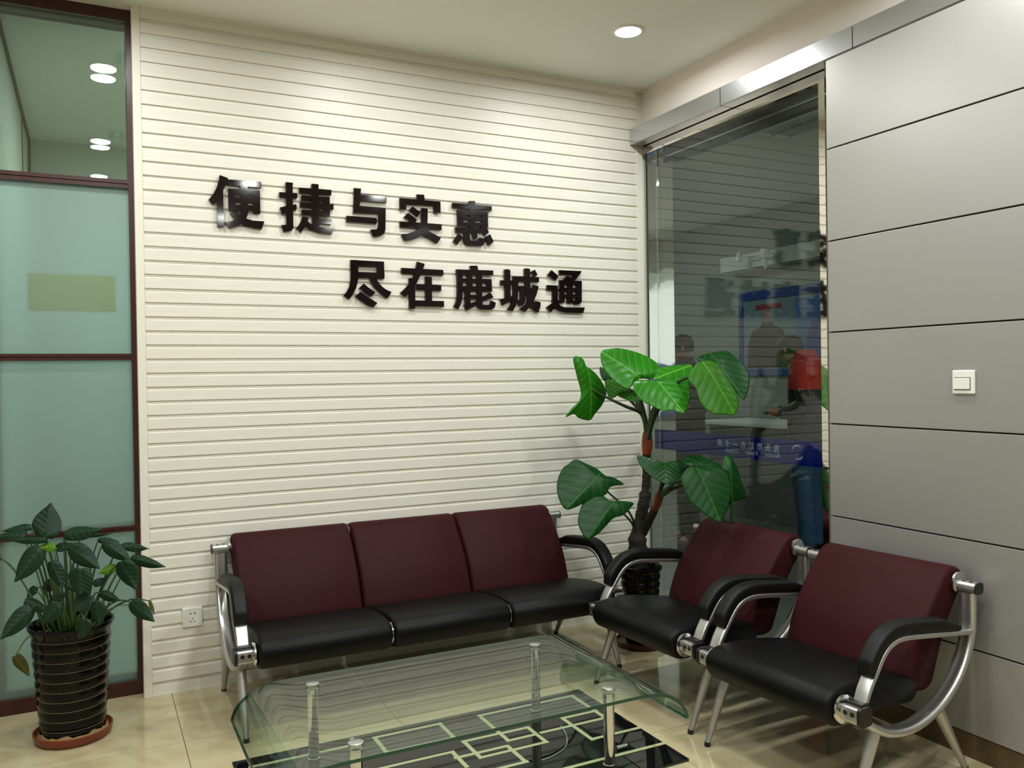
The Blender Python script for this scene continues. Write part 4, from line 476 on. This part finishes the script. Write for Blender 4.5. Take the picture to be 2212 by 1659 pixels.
def cushion(poly, u0, u1, m, name, parent):
    P = catmull([(a, b, 0) for a, b in poly], 4); cx = sum(p.x for p in P)/len(P); cz = sum(p.y for p in P)/len(P)
    n = len(P); N = []
    for i in range(n):
        t = (P[(i+1) % n]-P[i-1]).normalized(); nn = Vector((t.y, -t.x, 0))
        if nn.dot(Vector((P[i].x-cx, P[i].y-cz, 0))) < 0 and False: nn = -nn
        N.append(nn)
    area = sum(P[i].x*P[(i+1) % n].y-P[(i+1) % n].x*P[i].y for i in range(n)); sg = 1 if area > 0 else -1
    b = 0.016; R = []
    for u, ins in ((u0, b), (u0+b*0.30, b*0.30), (u0+b, 0), (u1-b, 0), (u1-b*0.30, b*0.30), (u1, b)):
        R.append([(u, P[i].x-sg*N[i].x*ins, P[i].y-sg*N[i].y*ins) for i in range(n)])
    return MB().rings(R).build(name, m, parent, smooth=50)
def seat_row(n, loc, rz, name, label, cat, group=None):
    root = empty(name, loc, rz, label, cat, group)
    cw = 0.545; tw = n*cw; e = tw/2                  # cushions run from -e to e
    for i in range(n):
        u0 = -e+i*cw+0.004; u1 = u0+cw-0.008
        cushion(SEAT, u0, u1, 'black_leather', 'seat', root)
        cushion(BACK, u0, u1, 'maroon_leather', 'backrest', root)
    br = MB(); br.rings([[(u, .621+a, .638+b) for a, b in round_rect(.024, .019, .014)] for u in (-e-.078, e+.078)]); back_rail = br.build('back_rail', 'satin_metal', root, smooth=40)
    frl = MB(); frl.rings([[(u, a, .332+b) for a, b in round_rect(.016, .016, .010)] for u in (-e, e)]); front_rail = frl.build('front_rail', 'satin_metal', root, smooth=40)
    for sgn in (-1, 1):                              # dark plugs and bolts on the rear rail ends
        MB().rings([[(u, .621+a, .638+b) for a, b in round_rect(.025, .020, .014)] for u in (sgn*(e+.078), sgn*(e+.083))]).build('end_cap', 'black_plastic', back_rail, smooth=40)
        for du in (.030, .056): MB().cyl((sgn*(e+du), .616, .656), (sgn*(e+du), .616, .6585), .006, seg=12).build('bolt', 'black_plastic', back_rail)
    for k in range(n+1):                             # chrome discs at every cushion end
        u = -e+k*cw
        spots = [u] if 0 < k < n else [u+(-.0065 if k == 0 else .0065)]
        for uu in spots:
            t = .0035 if 0 < k < n else .006
            for (v, z, rr, nm) in ((.624, .645, .038, 'back_disc'), (-.006, .334, .046, 'front_disc')):
                MB().rings([[(uu+d, v+r_*math.cos(q), z+r_*math.sin(q)) for q in (2*PI*i/28 for i in range(28))] for d, r_ in ((-t, rr*.9), (-t*.6, rr), (t*.6, rr), (t, rr*.9))]).build(nm, 'chrome', root, smooth=40)
    for sgn in (-1, 1):
        u0 = sgn*(e+.042)
        m = MB()                                     # twin-lobed bent tube
        lob = [(-.0135+.0135*math.cos(t), .0135*math.sin(t)) for t in (PI*0.35+k*(1.3*PI)/9 for k in range(10))] + [(.0135+.0135*math.cos(t), .0135*math.sin(t)) for t in (-PI*0.65+k*(1.3*PI)/9 for k in range(10))]
        planar_sweep(m, CPATH, u0, [(a*1.05, b*1.05) for a, b in lob]); m.build('side_frame', 'satin_metal', root, smooth=50)
        cl = MB(); cl.rings([[(u, .0+a, .330+b) for a, b in round_rect(.027, .026, .009)] for u in (sgn*(e+.010), sgn*(e+.072))]); clamp = cl.build('clamp', 'satin_metal', root, smooth=40)
        MB().rings([[(u, .0+a, .330+b) for a, b in round_rect(.030, .030, .012)] for u in (sgn*(e+.070), sgn*(e+.082))]).build('end_cap', 'black_plastic', clamp, smooth=40)
        MB().box((min(sgn*(e+.012), sgn*(e+.070)), -.006, .354), (max(sgn*(e+.012), sgn*(e+.070)), .034, .366), bev=.004).build('gasket', 'black_plastic', clamp)
        for du in (.026, .052):
            MB().cyl((sgn*(e+du), -.0262, .335), (sgn*(e+du), -.0285, .335), .0078, seg=14).build('bolt', 'black_plastic', clamp)
            MB().cyl((sgn*(e+du), -.004, .3050), (sgn*(e+du), -.004, .3025), .0078, seg=14).build('bolt', 'black_plastic', clamp)
        rd = MB(); planar_sweep(rd, ROD, u0, round_rect(.025, .0095, .007)); rod = rd.build('arm_bracket', 'satin_metal', root, smooth=40)
        pd = MB(); P = catmull([(a, b, 0) for a, b in ROD], 5, closed=False); n0 = 8; P = P[n0:-3]; R = []; nn = len(P)
        for i in range(nn):
            t = (P[min(i+1, nn-1)]-P[max(i-1, 0)]).normalized(); nx, nz = -t.y, t.x; s = i/(nn-1)
            k = min(1, .45+6*min(s, 1-s)); h = .022*k
            R.append([(u0+a*(.9+.1*k), P[i].x+nx*(.0085+h+b*k), P[i].y+nz*(.0085+h+b*k)) for a, b in round_rect(.029, .022, .013)])
        pd.rings(R).build('arm_pad', 'black_foam', root, smooth=50)
        for (tp, ft) in (((.095, .258), (-.015, .012)), ((.424, .262), (.592, .012))):
            lg_ = MB(); a = Vector((u0, tp[0], tp[1])); b = Vector((u0*1.0, ft[0], ft[1])); lg_.tube([a, a.lerp(b, .3), a.lerp(b, .65), b], [.0215, .0185, .0145, .0105], 16); leg = lg_.build('leg', 'leg_metal', root, smooth=50)
            MB().cyl(b+Vector((0, 0, .004)), (b.x, b.y+(-.002 if tp[0] < .2 else .002), 0), .0115, .0115, 14).build('foot', 'black_plastic', leg)
    return root
seat_row(3, (1.372, 3.374, 0), 0, 'bench_sofa', 'three seat bench with maroon backrests and black seats against the slat wall', 'sofa')
seat_row(1, (2.058, 2.922, 0), -PI/2+math.radians(3.0), 'armchair', 'maroon and black armchair in front of the glass, nearer the corner plant', 'armchair', 'single armchairs')
seat_row(1, (2.086, 2.178, 0), -PI/2+math.radians(4.8), 'armchair', 'maroon and black armchair beside the silver panels, nearest the viewer', 'armchair', 'single armchairs')

# ------------------------------------------------------------------ coffee table
TX, TY = 1.040, 2.498
tb = empty('coffee_table', (TX, TY, 0), 0, 'low glass coffee table with black lower shelf and chrome posts', 'table')
half = [(.655, .297), (.645, .325), (.625, .352), (.592, .376), (.548, .392), (.50, .3985), (.44, .400)]
top = [(-x, z) for x, z in half]+[(-.40, .400), (-.36, .400), (-.2, .400), (0, .400), (.2, .400), (.36, .400), (.40, .400)]+half[::-1]
TP = catmull([(x, z, 0) for x, z in top], 3, closed=False); nn = len(TP); up_, lo_ = [], []
for i in range(nn):
    t = (TP[min(i+1, nn-1)]-TP[max(i-1, 0)]).normalized(); up_.append((TP[i].x, TP[i].y)); lo_.append((TP[i].x+t.y*.010, TP[i].y-t.x*.010))
ya, yb = -.343, .345
g = MB(); g.sheet([[(x, ya, z) for x, z in up_], [(x, yb, z) for x, z in up_]]); g.sheet([[(x, yb, z) for x, z in lo_], [(x, ya, z) for x, z in lo_]])
for y in (ya, yb): g.sheet([[(x, y, z) for x, z in up_], [(x, y, z) for x, z in lo_]], 1)
for i in (0, -1): g.sheet([[(up_[i][0], ya, up_[i][1]), (up_[i][0], yb, up_[i][1])], [(lo_[i][0], ya, lo_[i][1]), (lo_[i][0], yb, lo_[i][1])]], 1)
def weld(o):
    bm = bmesh.new(); bm.from_mesh(o.data); bmesh.ops.remove_doubles(bm, verts=bm.verts[:], dist=1e-5); bmesh.ops.recalc_face_normals(bm, faces=bm.faces[:]); bm.to_mesh(o.data); bm.free()
gt = g.build('glass_top', ['table_glass', 'glass_edge'], tb); weld(gt); gt.data.shade_smooth(); gt.data.set_sharp_from_angle(angle=math.radians(35))
sh = MB().box((-.652, -.337, .150), (.660, .350, .160), bev=.0025).build('shelf', 'table_black', tb)
ln = MB()
for kk, ((a, b), (c, d)) in enumerate(SHELF_LINES):
    zt_ = .1603+.00004*kk
    a -= TX; c -= TX; b -= TY; d -= TY; h = .0075
    if abs(a-c) > abs(b-d): ym = (b+d)/2; ln.box((min(a, c)-h, ym-h, .15995), (max(a, c)+h, ym+h, zt_))
    else: xm = (a+c)/2; ln.box((xm-h, min(b, d)-h, .15995), (xm+h, max(b, d)+h, zt_))
ln.build('printed_lines', 'table_line', sh)
for px_, py_ in ((-.410, .245), (.412, .245), (.412, -.250), (-.410, -.255)):
    po = MB().cyl((px_, py_, .160), (px_, py_, .3895), .0175, seg=24).build('post', 'chrome', tb, smooth=40)
    MB().lathe([(.0175, 0), (.0215, .001), (.0215, .004), (.0175, .006)], (px_, py_, .1602), 24).build('collar', 'chrome', po, smooth=40)
    MB().lathe([(.021, 0), (.0215, .0015), (.0215, .006), (.018, .0075)], (px_, py_, .4005), 24).build('top_disc', 'satin_metal', po, smooth=30)
    MB().lathe([(.020, 0), (.020, .148)], (px_, py_, .002), 20).build('foot_post', 'chrome', tb, smooth=40)
tag(MB().tube([(1.527, 2.322, .168), (1.568, 2.324, .168)], [.0075, .0075], 12).build('chrome_pin', 'chrome', smooth=40), 'short chrome pin lying on the black table shelf by a post', 'pin')
fb = catmull([(1.457, 2.567, .167), (1.440, 2.500, .163), (1.395, 2.425, .1622), (1.325, 2.385, .1622), (1.275, 2.375, .1622)], 6, closed=False)
tag(MB().tube(fb, .0009, 5).build('thread', 'clear_fibre'), 'thin pale thread lying across the black table shelf', 'thread')

# ------------------------------------------------------------------ slogan characters on the slat wall
LAB = {'bian': '便', 'jie': '捷', 'yu': '与', 'shi': '实', 'hui': '惠', 'jin': '尽', 'zai': '在', 'lu': '鹿', 'cheng': '城', 'tong': '通'}
ORDER = ['bian', 'jie', 'yu', 'shi', 'hui', 'jin', 'zai', 'lu', 'cheng', 'tong']
POSN = ['first', 'second', 'third', 'fourth', 'last']
for i, k in enumerate(ORDER):
    m = MB()
    for j, poly in enumerate(LETTERS[k]):
        e = 0.00012*j
        m.prism(poly, lambda x, z, e=e: (x, D-0.016-e, z), lambda x, z: (x, D+0.0005, z))
    lab = '%s glossy black character %s of the %s slogan line on the slat wall' % (POSN[i % 5], LAB[k], 'upper' if i < 5 else 'lower')
    tag(m.build('slogan_character', 'acrylic'), lab, 'lettering', 'glossy black slogan characters')

# ------------------------------------------------------------------ socket and switch
s = empty('wall_socket', (0.3925, D, 0.331), 0, 'small white five hole power socket low on the slat wall', 'socket')
MB().box((-.043, -.010, -.043), (.043, .002, .043), bev=.003).build('plate', 'white_plastic', s)
for x, z, w, h, rot in ((-.008, .017, .007, .0045, 0), (.010, .017, .007, .0045, 0), (0, -.006, .0028, .0075, 0), (-.008, -.019, .0028, .0085, .6), (.008, -.019, .0028, .0085, -.6)):
    c, s_ = math.cos(rot), math.sin(rot); q = [(-w/2, -h/2), (w/2, -h/2), (w/2, h/2), (-w/2, h/2)]
    MB().prism([(x+a*c-b*s_, z+a*s_+b*c) for a, b in q], lambda a, b: (a, -.0106, b), lambda a, b: (a, -.0095, b)).build('slot', 'hole', s)
sw = empty('light_switch', (WP, 1.970, 1.3525), 0, 'white single rocker light switch on the silver metal panel', 'switch')
MB().box((-.011, -.043, -.043), (0, .043, .043), bev=.004).build('plate', 'white_plastic', sw)
f = MB(); f.box((-.0118, -.0295, -.0295), (-.0105, .0345, -.0265)); f.box((-.0118, -.0295, .0145), (-.0105, .0345, .0175)); f.box((-.0118, -.0295, -.0265), (-.0105, -.0265, .0145)); f.build('gap', 'grout', sw)
MB().box((-.015, -.026, -.026), (-.0095, .036, .014), bev=.002).build('rocker', 'white_plastic', sw)

# ------------------------------------------------------------------ leaves
def make_leaf(att, outline, m, parent, off, cup=0.10, name='leaf'):
    A = Vector(att); P = catmull(outline, 6); n = len(P)
    nrm = Vector((0, 0, 0))
    for i in range(n): nrm += (P[i]-A).cross(P[(i+1) % n]-A)
    nrm.normalize(); tocam = (Vector((0, 0, 1.4))-A)
    if nrm.dot(tocam) < 0: nrm = -nrm
    Rm = sum((p-A).length for p in P)/n
    steps = [0.0, .15, .32, .5, .68, .84, .95, 1.0]
    ax = (P[0]-A); L = ax.length; ax = ax/L; bx = nrm.cross(ax).normalized()
    V = [A]
    for s in steps[1:]:
        for i in range(n):
            d = (P[i]-A); a = d.dot(ax)/L; b = d.dot(bx)/L
            p = A+d*s + nrm*(-cup*Rm*s*s + 0.07*Rm*min(1.0, abs(b)*2.2)*s*(1.1-s)) + nrm*(0.035*Rm*s*s*math.sin(2*PI*3*i/n+1.0))
            V.append(p)
    F = [(0, 1+i, 1+(i+1) % n) for i in range(n)]
    for k in range(len(steps)-2):
        b0 = 1+k*n; b1 = b0+n
        F += [(b0+i, b1+i, b1+(i+1) % n, b0+(i+1) % n) for i in range(n)]
    me = bpy.data.meshes.new(name); me.from_pydata([v-Vector(off) for v in V], [], F); me.materials.append(MATS[m])
    uvl = me.uv_layers.new(name='UVMap'); UV = [((v-A).dot(ax)/L, (v-A).dot(bx)/L) for v in V]
    for lp in me.loops: uvl.data[lp.index].uv = UV[lp.vertex_index]
    me.shade_smooth(); me.update()
    o = bpy.data.objects.new(name, me); C.objects.link(o); o.parent = parent
    so = o.modifiers.new('thickness', 'SOLIDIFY'); so.thickness = 0.0014; so.offset = 0
    return o

# tall elephant ear plant in the corner
PX, PYY = 2.522, 3.590
sc = MB().lathe([(.085, 0), (.118, 0), (.128, .012), (.132, .032), (.126, .034), (.118, .018), (.085, .012)], (0, 0, 0), 36)
so_ = tag(sc.build('plant_saucer', 'saucer_dark', smooth=40), 'dark red saucer under the tall plant in the corner', 'saucer'); so_.location = (PX, PYY, 0)
bp = empty('potted_elephant_ear', (PX, PYY, 0.0125), 0, 'tall broad leaved plant in a black ribbed pot beside the glass', 'plant')
prof = [(.072, 0)]
for k in range(9):
    z0 = .005+k*.040; r0 = .076+.0026*k; prof += [(r0, z0), (r0+.006, z0+.012), (r0+.006, z0+.026), (r0+.001, z0+.038)]
prof += [(.104, .372), (.112, .382), (.112, .398), (.103, .404), (.096, .398), (.094, .34)]
MB().lathe(prof, (0, 0, 0), 40).build('pot', 'glaze', bp, smooth=50)
MB().lathe([(.0935, .33), (.0935, .352), (.05, .362), (.01, .364)], (0, 0, 0), 28).build('soil', 'soil', bp, smooth=50)
O = (PX, PYY, 0.0125)
tk = [(PX-.004, PYY-.006, .345)]+TRUNK
TPp = catmull(tk, 5, closed=False); rr = []
for i, p in enumerate(TPp):
    t = i/(len(TPp)-1); base = .040*(1-t)+.020*t+(.012 if .12 < t < .32 else 0)
    if t > .55: base = .021
    rr.append(base*(1+.10*math.sin(i*2.4)))
cut = int(len(TPp)*.80)
MB().tube(TPp[:cut+1], rr[:cut+1], 16).build('trunk', 'bark', bp, O, smooth=60)
MB().tube(TPp[cut:], [.021+.007*math.sin(PI*min(1, k/(len(TPp)-cut-1))) for k in range(len(TPp)-cut)], 14).build('sheath', 'sheath', bp, O, smooth=60)
BPp = catmull(BRANCH, 5, closed=False); cb = 11
MB().tube(BPp[:cb+1], [.030-.012*k/cb for k in range(cb+1)], 14).build('branch', 'bark', bp, O, smooth=60)
MB().tube(BPp[cb:], [.018+.004*math.sin(PI*k/(len(BPp)-cb-1)) for k in range(len(BPp)-cb)], 12).build('sheath', 'sheath', bp, O, smooth=60)
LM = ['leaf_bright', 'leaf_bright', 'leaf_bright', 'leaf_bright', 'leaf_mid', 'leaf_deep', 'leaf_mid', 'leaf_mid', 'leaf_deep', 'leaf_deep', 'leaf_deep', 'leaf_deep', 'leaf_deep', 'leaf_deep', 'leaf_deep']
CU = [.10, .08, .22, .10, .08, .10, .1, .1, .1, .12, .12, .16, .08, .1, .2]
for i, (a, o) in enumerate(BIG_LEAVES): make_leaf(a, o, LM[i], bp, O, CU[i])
for i, s in enumerate(BIG_STEMS):
    p = catmull(s, 6, closed=False); n = len(p); thick = .011 if i not in (9, 10) else .006
    MB().tube(p, [thick*(1-.65*(k/(n-1))**.7)+.0015 for k in range(n)], 8).build('petiole', 'petiole', bp, O, smooth=60)

# leafy plant in the ribbed pot by the partition
QX, QY = -0.085, 3.752
sc = MB().lathe([(.08, 0), (.126, 0), (.138, .012), (.143, .036), (.137, .038), (.130, .022), (.124, .016), (.08, .016)], (0, 0, 0), 40)
so_ = tag(sc.build('plant_saucer', 'saucer', smooth=40), 'reddish clay saucer under the pot by the brown partition', 'saucer'); so_.location = (QX, QY, 0)
sp = empty('potted_leafy_plant', (QX, QY, 0.0165), 0, 'leafy dark green plant in a tall black ribbed pot by the partition', 'plant')
prof = [(.108, 0)]; lines = []
for k in range(10):
    z0 = .006+k*.0385; r0 = .1135+.0026*k; prof += [(r0-.001, z0), (r0+.004, z0+.010), (r0+.005, z0+.022), (r0+.001, z0+.036)]; lines.append((r0+.0015, z0+.0372))
prof += [(.138, .396), (.141, .408), (.150, .422), (.155, .432), (.154, .440), (.147, .442), (.138, .430), (.134, .37)]
pot = MB().lathe(prof, (0, 0, 0), 48).build('pot', 'glaze', sp, smooth=50)
for r_, z_ in lines: MB().lathe([(r_, z_-.0010), (r_+.0014, z_-.0005), (r_+.0014, z_+.0005), (r_, z_+.0010)], (0, 0, 0), 48).build('glaze_ring', 'glaze_line', pot, smooth=40)
MB().lathe([(.133, .36), (.133, .385), (.07, .392), (.01, .394)], (0, 0, 0), 28).build('soil', 'soil', sp, smooth=50)
sd = MB(); nR = 40; ra, rb = [], []
for k in range(nR):
    t = 2*PI*k/nR; w = .5+.5*math.sin(k*1.7)*math.sin(k*.6); ra.append((.1192*math.cos(t), .1192*math.sin(t), .016+.016*w)); rb.append(((.1275+.002*w)*math.cos(t), (.1275+.002*w)*math.sin(t), .002))
sd.rings([[(x, y, z+.0165) for x, y, z in ra], [(x, y, z+.0165) for x, y, z in rb]], cap=False).build('sand_crust', 'sand', so_, smooth=60)
O = (QX, QY, 0.0165)
CM = ['leaf_dark', 'leaf_lime', 'leaf_dry']
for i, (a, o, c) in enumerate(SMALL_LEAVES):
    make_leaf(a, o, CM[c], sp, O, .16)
    A = Vector(a); ang = math.atan2(A.y-QY, A.x-QX); rad = min(.10, .35*math.hypot(A.x-QX, A.y-QY))
    base = Vector((QX+rad*math.cos(ang), QY+rad*math.sin(ang), .0165+.388))
    if A.z < .36:                                   # stems that hang over the rim
        mid = Vector((QX+.17*math.cos(ang), QY+.17*math.sin(ang), .54)); pts = [base, base.lerp(mid, .6)+Vector((0, 0, .03)), mid, A.lerp(mid, .3)+Vector((0, 0, .01)), A]
    else: pts = [base, base.lerp(A, .35)+Vector((0, 0, .05)), base.lerp(A, .72)+Vector((0, 0, .045)), A]
    p = catmull(pts, 6, closed=False); n = len(p)
    MB().tube(p, [.0052-.0034*k/(n-1) for k in range(n)], 7).build('petiole', 'petiole_light' if c == 1 or i % 3 == 0 else 'petiole', sp, O, smooth=60)
    if A.z > .55 and i % 2 == 0:                     # young stalks pressed against the leaf stems
        sh_ = Vector((.016*math.cos(i*2.1), .016*math.sin(i*2.1), -.004)); e_ = A+Vector((sh_.x*.5, sh_.y*.5, -.012)); b_ = base+sh_
        q = catmull([b_, b_.lerp(e_, .4)+Vector((0, 0, .035)), b_.lerp(e_, .75)+Vector((0, 0, .03)), e_], 6, closed=False)
        MB().tube(q, [.0042-.0028*k/(len(q)-1) for k in range(len(q))], 7).build('petiole', 'petiole_light', sp, O, smooth=60)

# ------------------------------------------------------------------ lobby: poster, counter, wall lamp, people
ps = empty('poster_board', (6.19, 6.13, 1.80), 0, 'blue framed notice poster on the lobby wall seen through the glass', 'poster')
y0, y1, z0, z1 = -.80, .79, -.44, .436
f = MB(); f.box((-.02, y0, z0), (.008, y1, z0+.07)); f.box((-.02, y0, z1-.09), (.008, y1, z1)); f.box((-.02, y0, z0+.07), (.008, y0+.06, z1-.09)); f.box((-.02, y1-.06, z0+.07), (.008, y1, z1-.09)); f.build('frame', 'poster_blue', ps)
sheet = MB().box((-.008, y0+.06, z0+.07), (.006, y1-.06, z1-.09)).build('sheet', 'poster_pale', ps)
MB().box((-.0085, -.70, z0+.08), (-.008, .0, z1-.12)).build('printed_area', 'poster_sky', sheet)
MB().box((-.0085, .18, .235), (-.008, .55, .29)).build('printed_heading', 'poster_red', sheet)
sil = [(.10, z0+.08), (.11, -.10), (.16, .02), (.29, .07), (.31, .11), (.45, .11), (.47, .07), (.60, .02), (.66, -.12), (.67, z0+.08)]
MB().prism(sil, lambda a, b: (-.0095, a, b), lambda a, b: (-.008, a, b)).build('printed_figure', 'poster_dark', sheet)
MB().prism([(.38+.055*math.cos(2*PI*k/16), .17+.075*math.sin(2*PI*k/16)) for k in range(16)], lambda a, b: (-.0098, a, b), lambda a, b: (-.008, a, b)).build('printed_face', 'poster_skin', sheet)
MB().prism([(-.55, z0+.1), (-.55, -.05), (-.48, .08), (-.35, .13), (-.22, .08), (-.15, -.05), (-.15, z0+.1)], lambda a, b: (-.0095, a, b), lambda a, b: (-.0085, a, b)).build('printed_dome', 'poster_blue', sheet)
ct = empty('service_counter', (5.80, 5.6, 0), 0, 'pale service counter along the lobby wall seen through the glass', 'counter')
MB().box((-.18, -2.6, 0), (.38, 1.15, .88), bev=.004).build('body', 'counter_side', ct)
MB().box((-.24, -2.62, .88), (.39, 1.18, .92), bev=.006).build('worktop', 'white_plastic', ct)
cl = empty('wall_camera', (5.99, 6.25, 2.56), 0, 'small white camera on a rod under the lobby beam', 'camera')
MB().cyl((.0, .0, 0), (-.10, .0, .0), .008, seg=10).build('arm', 'white_plastic', cl)
MB().cyl((-.10, -.02, .0), (-.10, .33, .0), .007, seg=10).build('rod', 'white_plastic', cl)
MB().lathe([(.012, -.16), (.045, -.02), (.050, .03), (.02, .05)], (-.10, -.03, .0), 18).build('housing', 'white_plastic', cl, smooth=40)
MB().lathe([(.035, -.04), (.028, .03), (.008, .06)], (-.10, .34, .0), 16).build('mount', 'white_plastic', cl, smooth=40)

def skin_mesh(name, verts, edges, m, parent, root=0, sub=2):
    me = bpy.data.meshes.new(name+'_rig'); me.from_pydata([v[:3] for v in verts], edges, []); o = bpy.data.objects.new(name+'_rig', me); C.objects.link(o)
    sk = o.modifiers.new('skin', 'SKIN'); sk.use_smooth_shade = True
    for i, v in enumerate(verts):
        r = v[3]; me.skin_vertices[0].data[i].radius = (r, r) if not isinstance(r, tuple) else r
        me.skin_vertices[0].data[i].use_root = (i == root)
    ss = o.modifiers.new('sub', 'SUBSURF'); ss.levels = sub; ss.render_levels = sub
    dg = bpy.context.evaluated_depsgraph_get(); dg.update(); out = bpy.data.meshes.new_from_object(o.evaluated_get(dg)); bpy.data.objects.remove(o)
    out.name = name; out.materials.clear(); out.materials.append(MATS[m]); out.shade_smooth()
    ob = bpy.data.objects.new(name, out); C.objects.link(ob); ob.parent = parent
    return ob
def person(loc, rz, label, jacket, trousers, k=1.0, bow=0.06, drop=0.0):
    p = empty('person', loc, rz, label, 'person')
    S = lambda *a: tuple(x*k for x in a)
    hz = bow; dz = drop
    V = [S(0, 0, .90, .115), S(0, .01, 1.08, .105), S(0, .01, 1.24, .12), S(0, 0, 1.37, .075), S(0, -hz*.45, 1.43-dz*.3, .052), S(0, -hz*.8, 1.50-dz*.8, .080), S(0, -hz*1.1-.005, 1.565-dz, .088), S(0, -hz*1.15, 1.625-dz, .060)]
    E = [(0, 1), (1, 2), (2, 3), (3, 4), (4, 5), (5, 6), (6, 7)]
    for sx in (-1, 1):
        b = len(V); V += [S(sx*.155, .01, 1.335, .062), S(sx*.205, .05, 1.10, .046), S(sx*.150, -.14, 1.00, .034), S(sx*.125, -.215, 1.015, .032)]
        E += [(2, b), (b, b+1), (b+1, b+2), (b+2, b+3)]
        for q in range(4):                            # four fingers curling in, then the thumb
            f = len(V); x = sx*(.150-.017*q); ln = (.030, .036, .034, .026)[q]
            V += [S(x, -.238, 1.020, .009), S(x-sx*.006, -.238-ln, 1.012, .0085), S(x-sx*.018, -.240-ln, .992, .008)]
            E += [(b+3, f), (f, f+1), (f+1, f+2)]
        f = len(V); V += [S(sx*.098, -.215, 1.035, .010), S(sx*.085, -.245, 1.045, .009)]; E += [(b+3, f), (f, f+1)]
        h = len(V); V += [S(sx*.09, 0, .84, .085), S(sx*.10, -.01, .48, .055), S(sx*.10, .02, .09, .040), S(sx*.105, -.10, .045, .036)]
        E += [(0, h), (h, h+1), (h+1, h+2), (h+2, h+3)]
    body = skin_mesh('body', V, E, 'skin', p)
    hy, hz_ = -hz*1.08*k, (1.565-dz)*k
    nose = MB().lathe([(.016*k, -.02*k), (.014*k, 0), (.006*k, .03*k)], (0, hy-.088*k, hz_-.01*k), 10); nose.build('nose', 'skin', p, smooth=60)
    for sx in (-1, 1):
        e = MB().lathe([(.004*k, -.03*k), (.016*k, -.01*k), (.018*k, .015*k), (.008*k, .03*k)], (sx*.086*k, hy+.01*k, hz_), 10); e.build('ear', 'skin', p, smooth=60)
        MB().lathe([(.002*k, -.008*k), (.009*k, 0), (.002*k, .008*k)], (sx*.034*k, hy-.079*k, hz_+.012*k), 10).build('eye', 'hair', p, smooth=60)
    MB().box((-.026*k, hy-.084*k, hz_-.052*k), (.026*k, hy-.072*k, hz_-.044*k), bev=.003*k).build('mouth', 'skin', p)
    hr = MB(); n = 20
    hr.lathe([(.096*k, -.035*k), (.101*k, .0), (.100*k, .035*k), (.080*k, .075*k), (.045*k, .097*k), (.004*k, .103*k)], (0, hy+.016*k, hz_+.012*k), n); hr.build('hair', 'hair', p, smooth=60)
    def loft(m, rows):
        P = catmull([(a, b, 0) for a, b in [(r[0], r[1]) for r in rows]], 1, closed=False)
        R = []
        for q in range(len(rows)*3-2):
            f = q/3; a = rows[int(f)]; b = rows[min(int(f)+1, len(rows)-1)]; t = f-int(f); t = t*t*(3-2*t)
            z, rx, ry, cy = [a[w]+(b[w]-a[w])*t for w in range(4)]
            R.append([(rx*k*math.copysign(abs(math.cos(g))**.85, math.cos(g)), (cy+ry*math.copysign(abs(math.sin(g))**.85, math.sin(g)))*k, z*k) for g in (2*PI*h/24 for h in range(24))])
        m.rings(R)
    jm = MB(); loft(jm, [(.80, .178, .128, .0), (.92, .182, .134, .0), (1.08, .180, .130, .005), (1.22, .205, .134, .01), (1.32, .218, .122, .01), (1.385, .165, .098, .0), (1.43, .082, .078, -.01), (1.465, .074, .074, -.02)])
    for sx in (-1, 1):
        ap = catmull([S(sx*.175, .01, 1.345), S(sx*.222, .03, 1.23), S(sx*.238, .05, 1.09), S(sx*.205, -.03, 1.02), S(sx*.155, -.135, 1.005)], 5, closed=False)
        jm.tube(ap, [(.078-.034*w/(len(ap)-1))*k for w in range(len(ap))], 14)
    jm.build('jacket', jacket, p, smooth=70)
    tm = MB(); loft(tm, [(.74, .165, .115, .0), (.84, .172, .122, .0), (.96, .160, .115, .0), (1.02, .15, .105, .0)])
    for sx in (-1, 1): tm.tube([S(sx*.085, 0, .90), S(sx*.092, 0, .74), S(sx*.098, -.01, .48), S(sx*.10, .01, .25), S(sx*.10, .02, .035)], [.092*k, .092*k, .072*k, .062*k, .064*k], 16)
    tm.build('trousers', trousers, p, smooth=70)
    for sx in (-1, 1):
        MB().box((sx*.105*k-.048*k, -.17*k, 0), (sx*.105*k+.048*k, .085*k, .075*k), bev=.03*k).build('shoe', 'shoe', p, smooth=60)
    return p
def jacket_red():
    m = bpy.data.materials.new('jacket_red'); m.use_nodes = True; nt = m.node_tree; b = nt.nodes['Principled BSDF']; b.inputs['Roughness'].default_value = 0.8
    tc = nt.nodes.new('ShaderNodeTexCoord'); sx = nt.nodes.new('ShaderNodeSeparateXYZ'); nt.links.new(tc.outputs['Object'], sx.inputs[0])
    mr = nt.nodes.new('ShaderNodeMapRange'); mr.inputs[1].default_value = 0.8; mr.inputs[2].default_value = 1.5; nt.links.new(sx.outputs['Z'], mr.inputs[0])
    cr = nt.nodes.new('ShaderNodeValToRGB'); cr.color_ramp.interpolation = 'CONSTANT'; el = cr.color_ramp.elements
    el[0].position = 0; el[0].color = srgb(64, 60, 70); el[1].position = (1.17-.8)/.7; el[1].color = srgb(20, 18, 20); e = el.new((1.26-.8)/.7); e.color = srgb(196, 22, 30)
    nt.links.new(mr.outputs[0], cr.inputs[0]); nt.links.new(cr.outputs[0], b.inputs['Base Color']); MATS['jacket_red'] = m
jacket_red()
person((5.02, 4.86, 0), math.radians(208), 'person in red and grey jacket and blue jeans looking down in the lobby', 'jacket_red', 'jeans', 1.07, .13, .10)
person((4.28, 5.42, 0), math.radians(243), 'person in dark clothes standing in the lobby behind the corner plant', 'dark_cloth', 'black_cloth', 1.04, .05, .03)
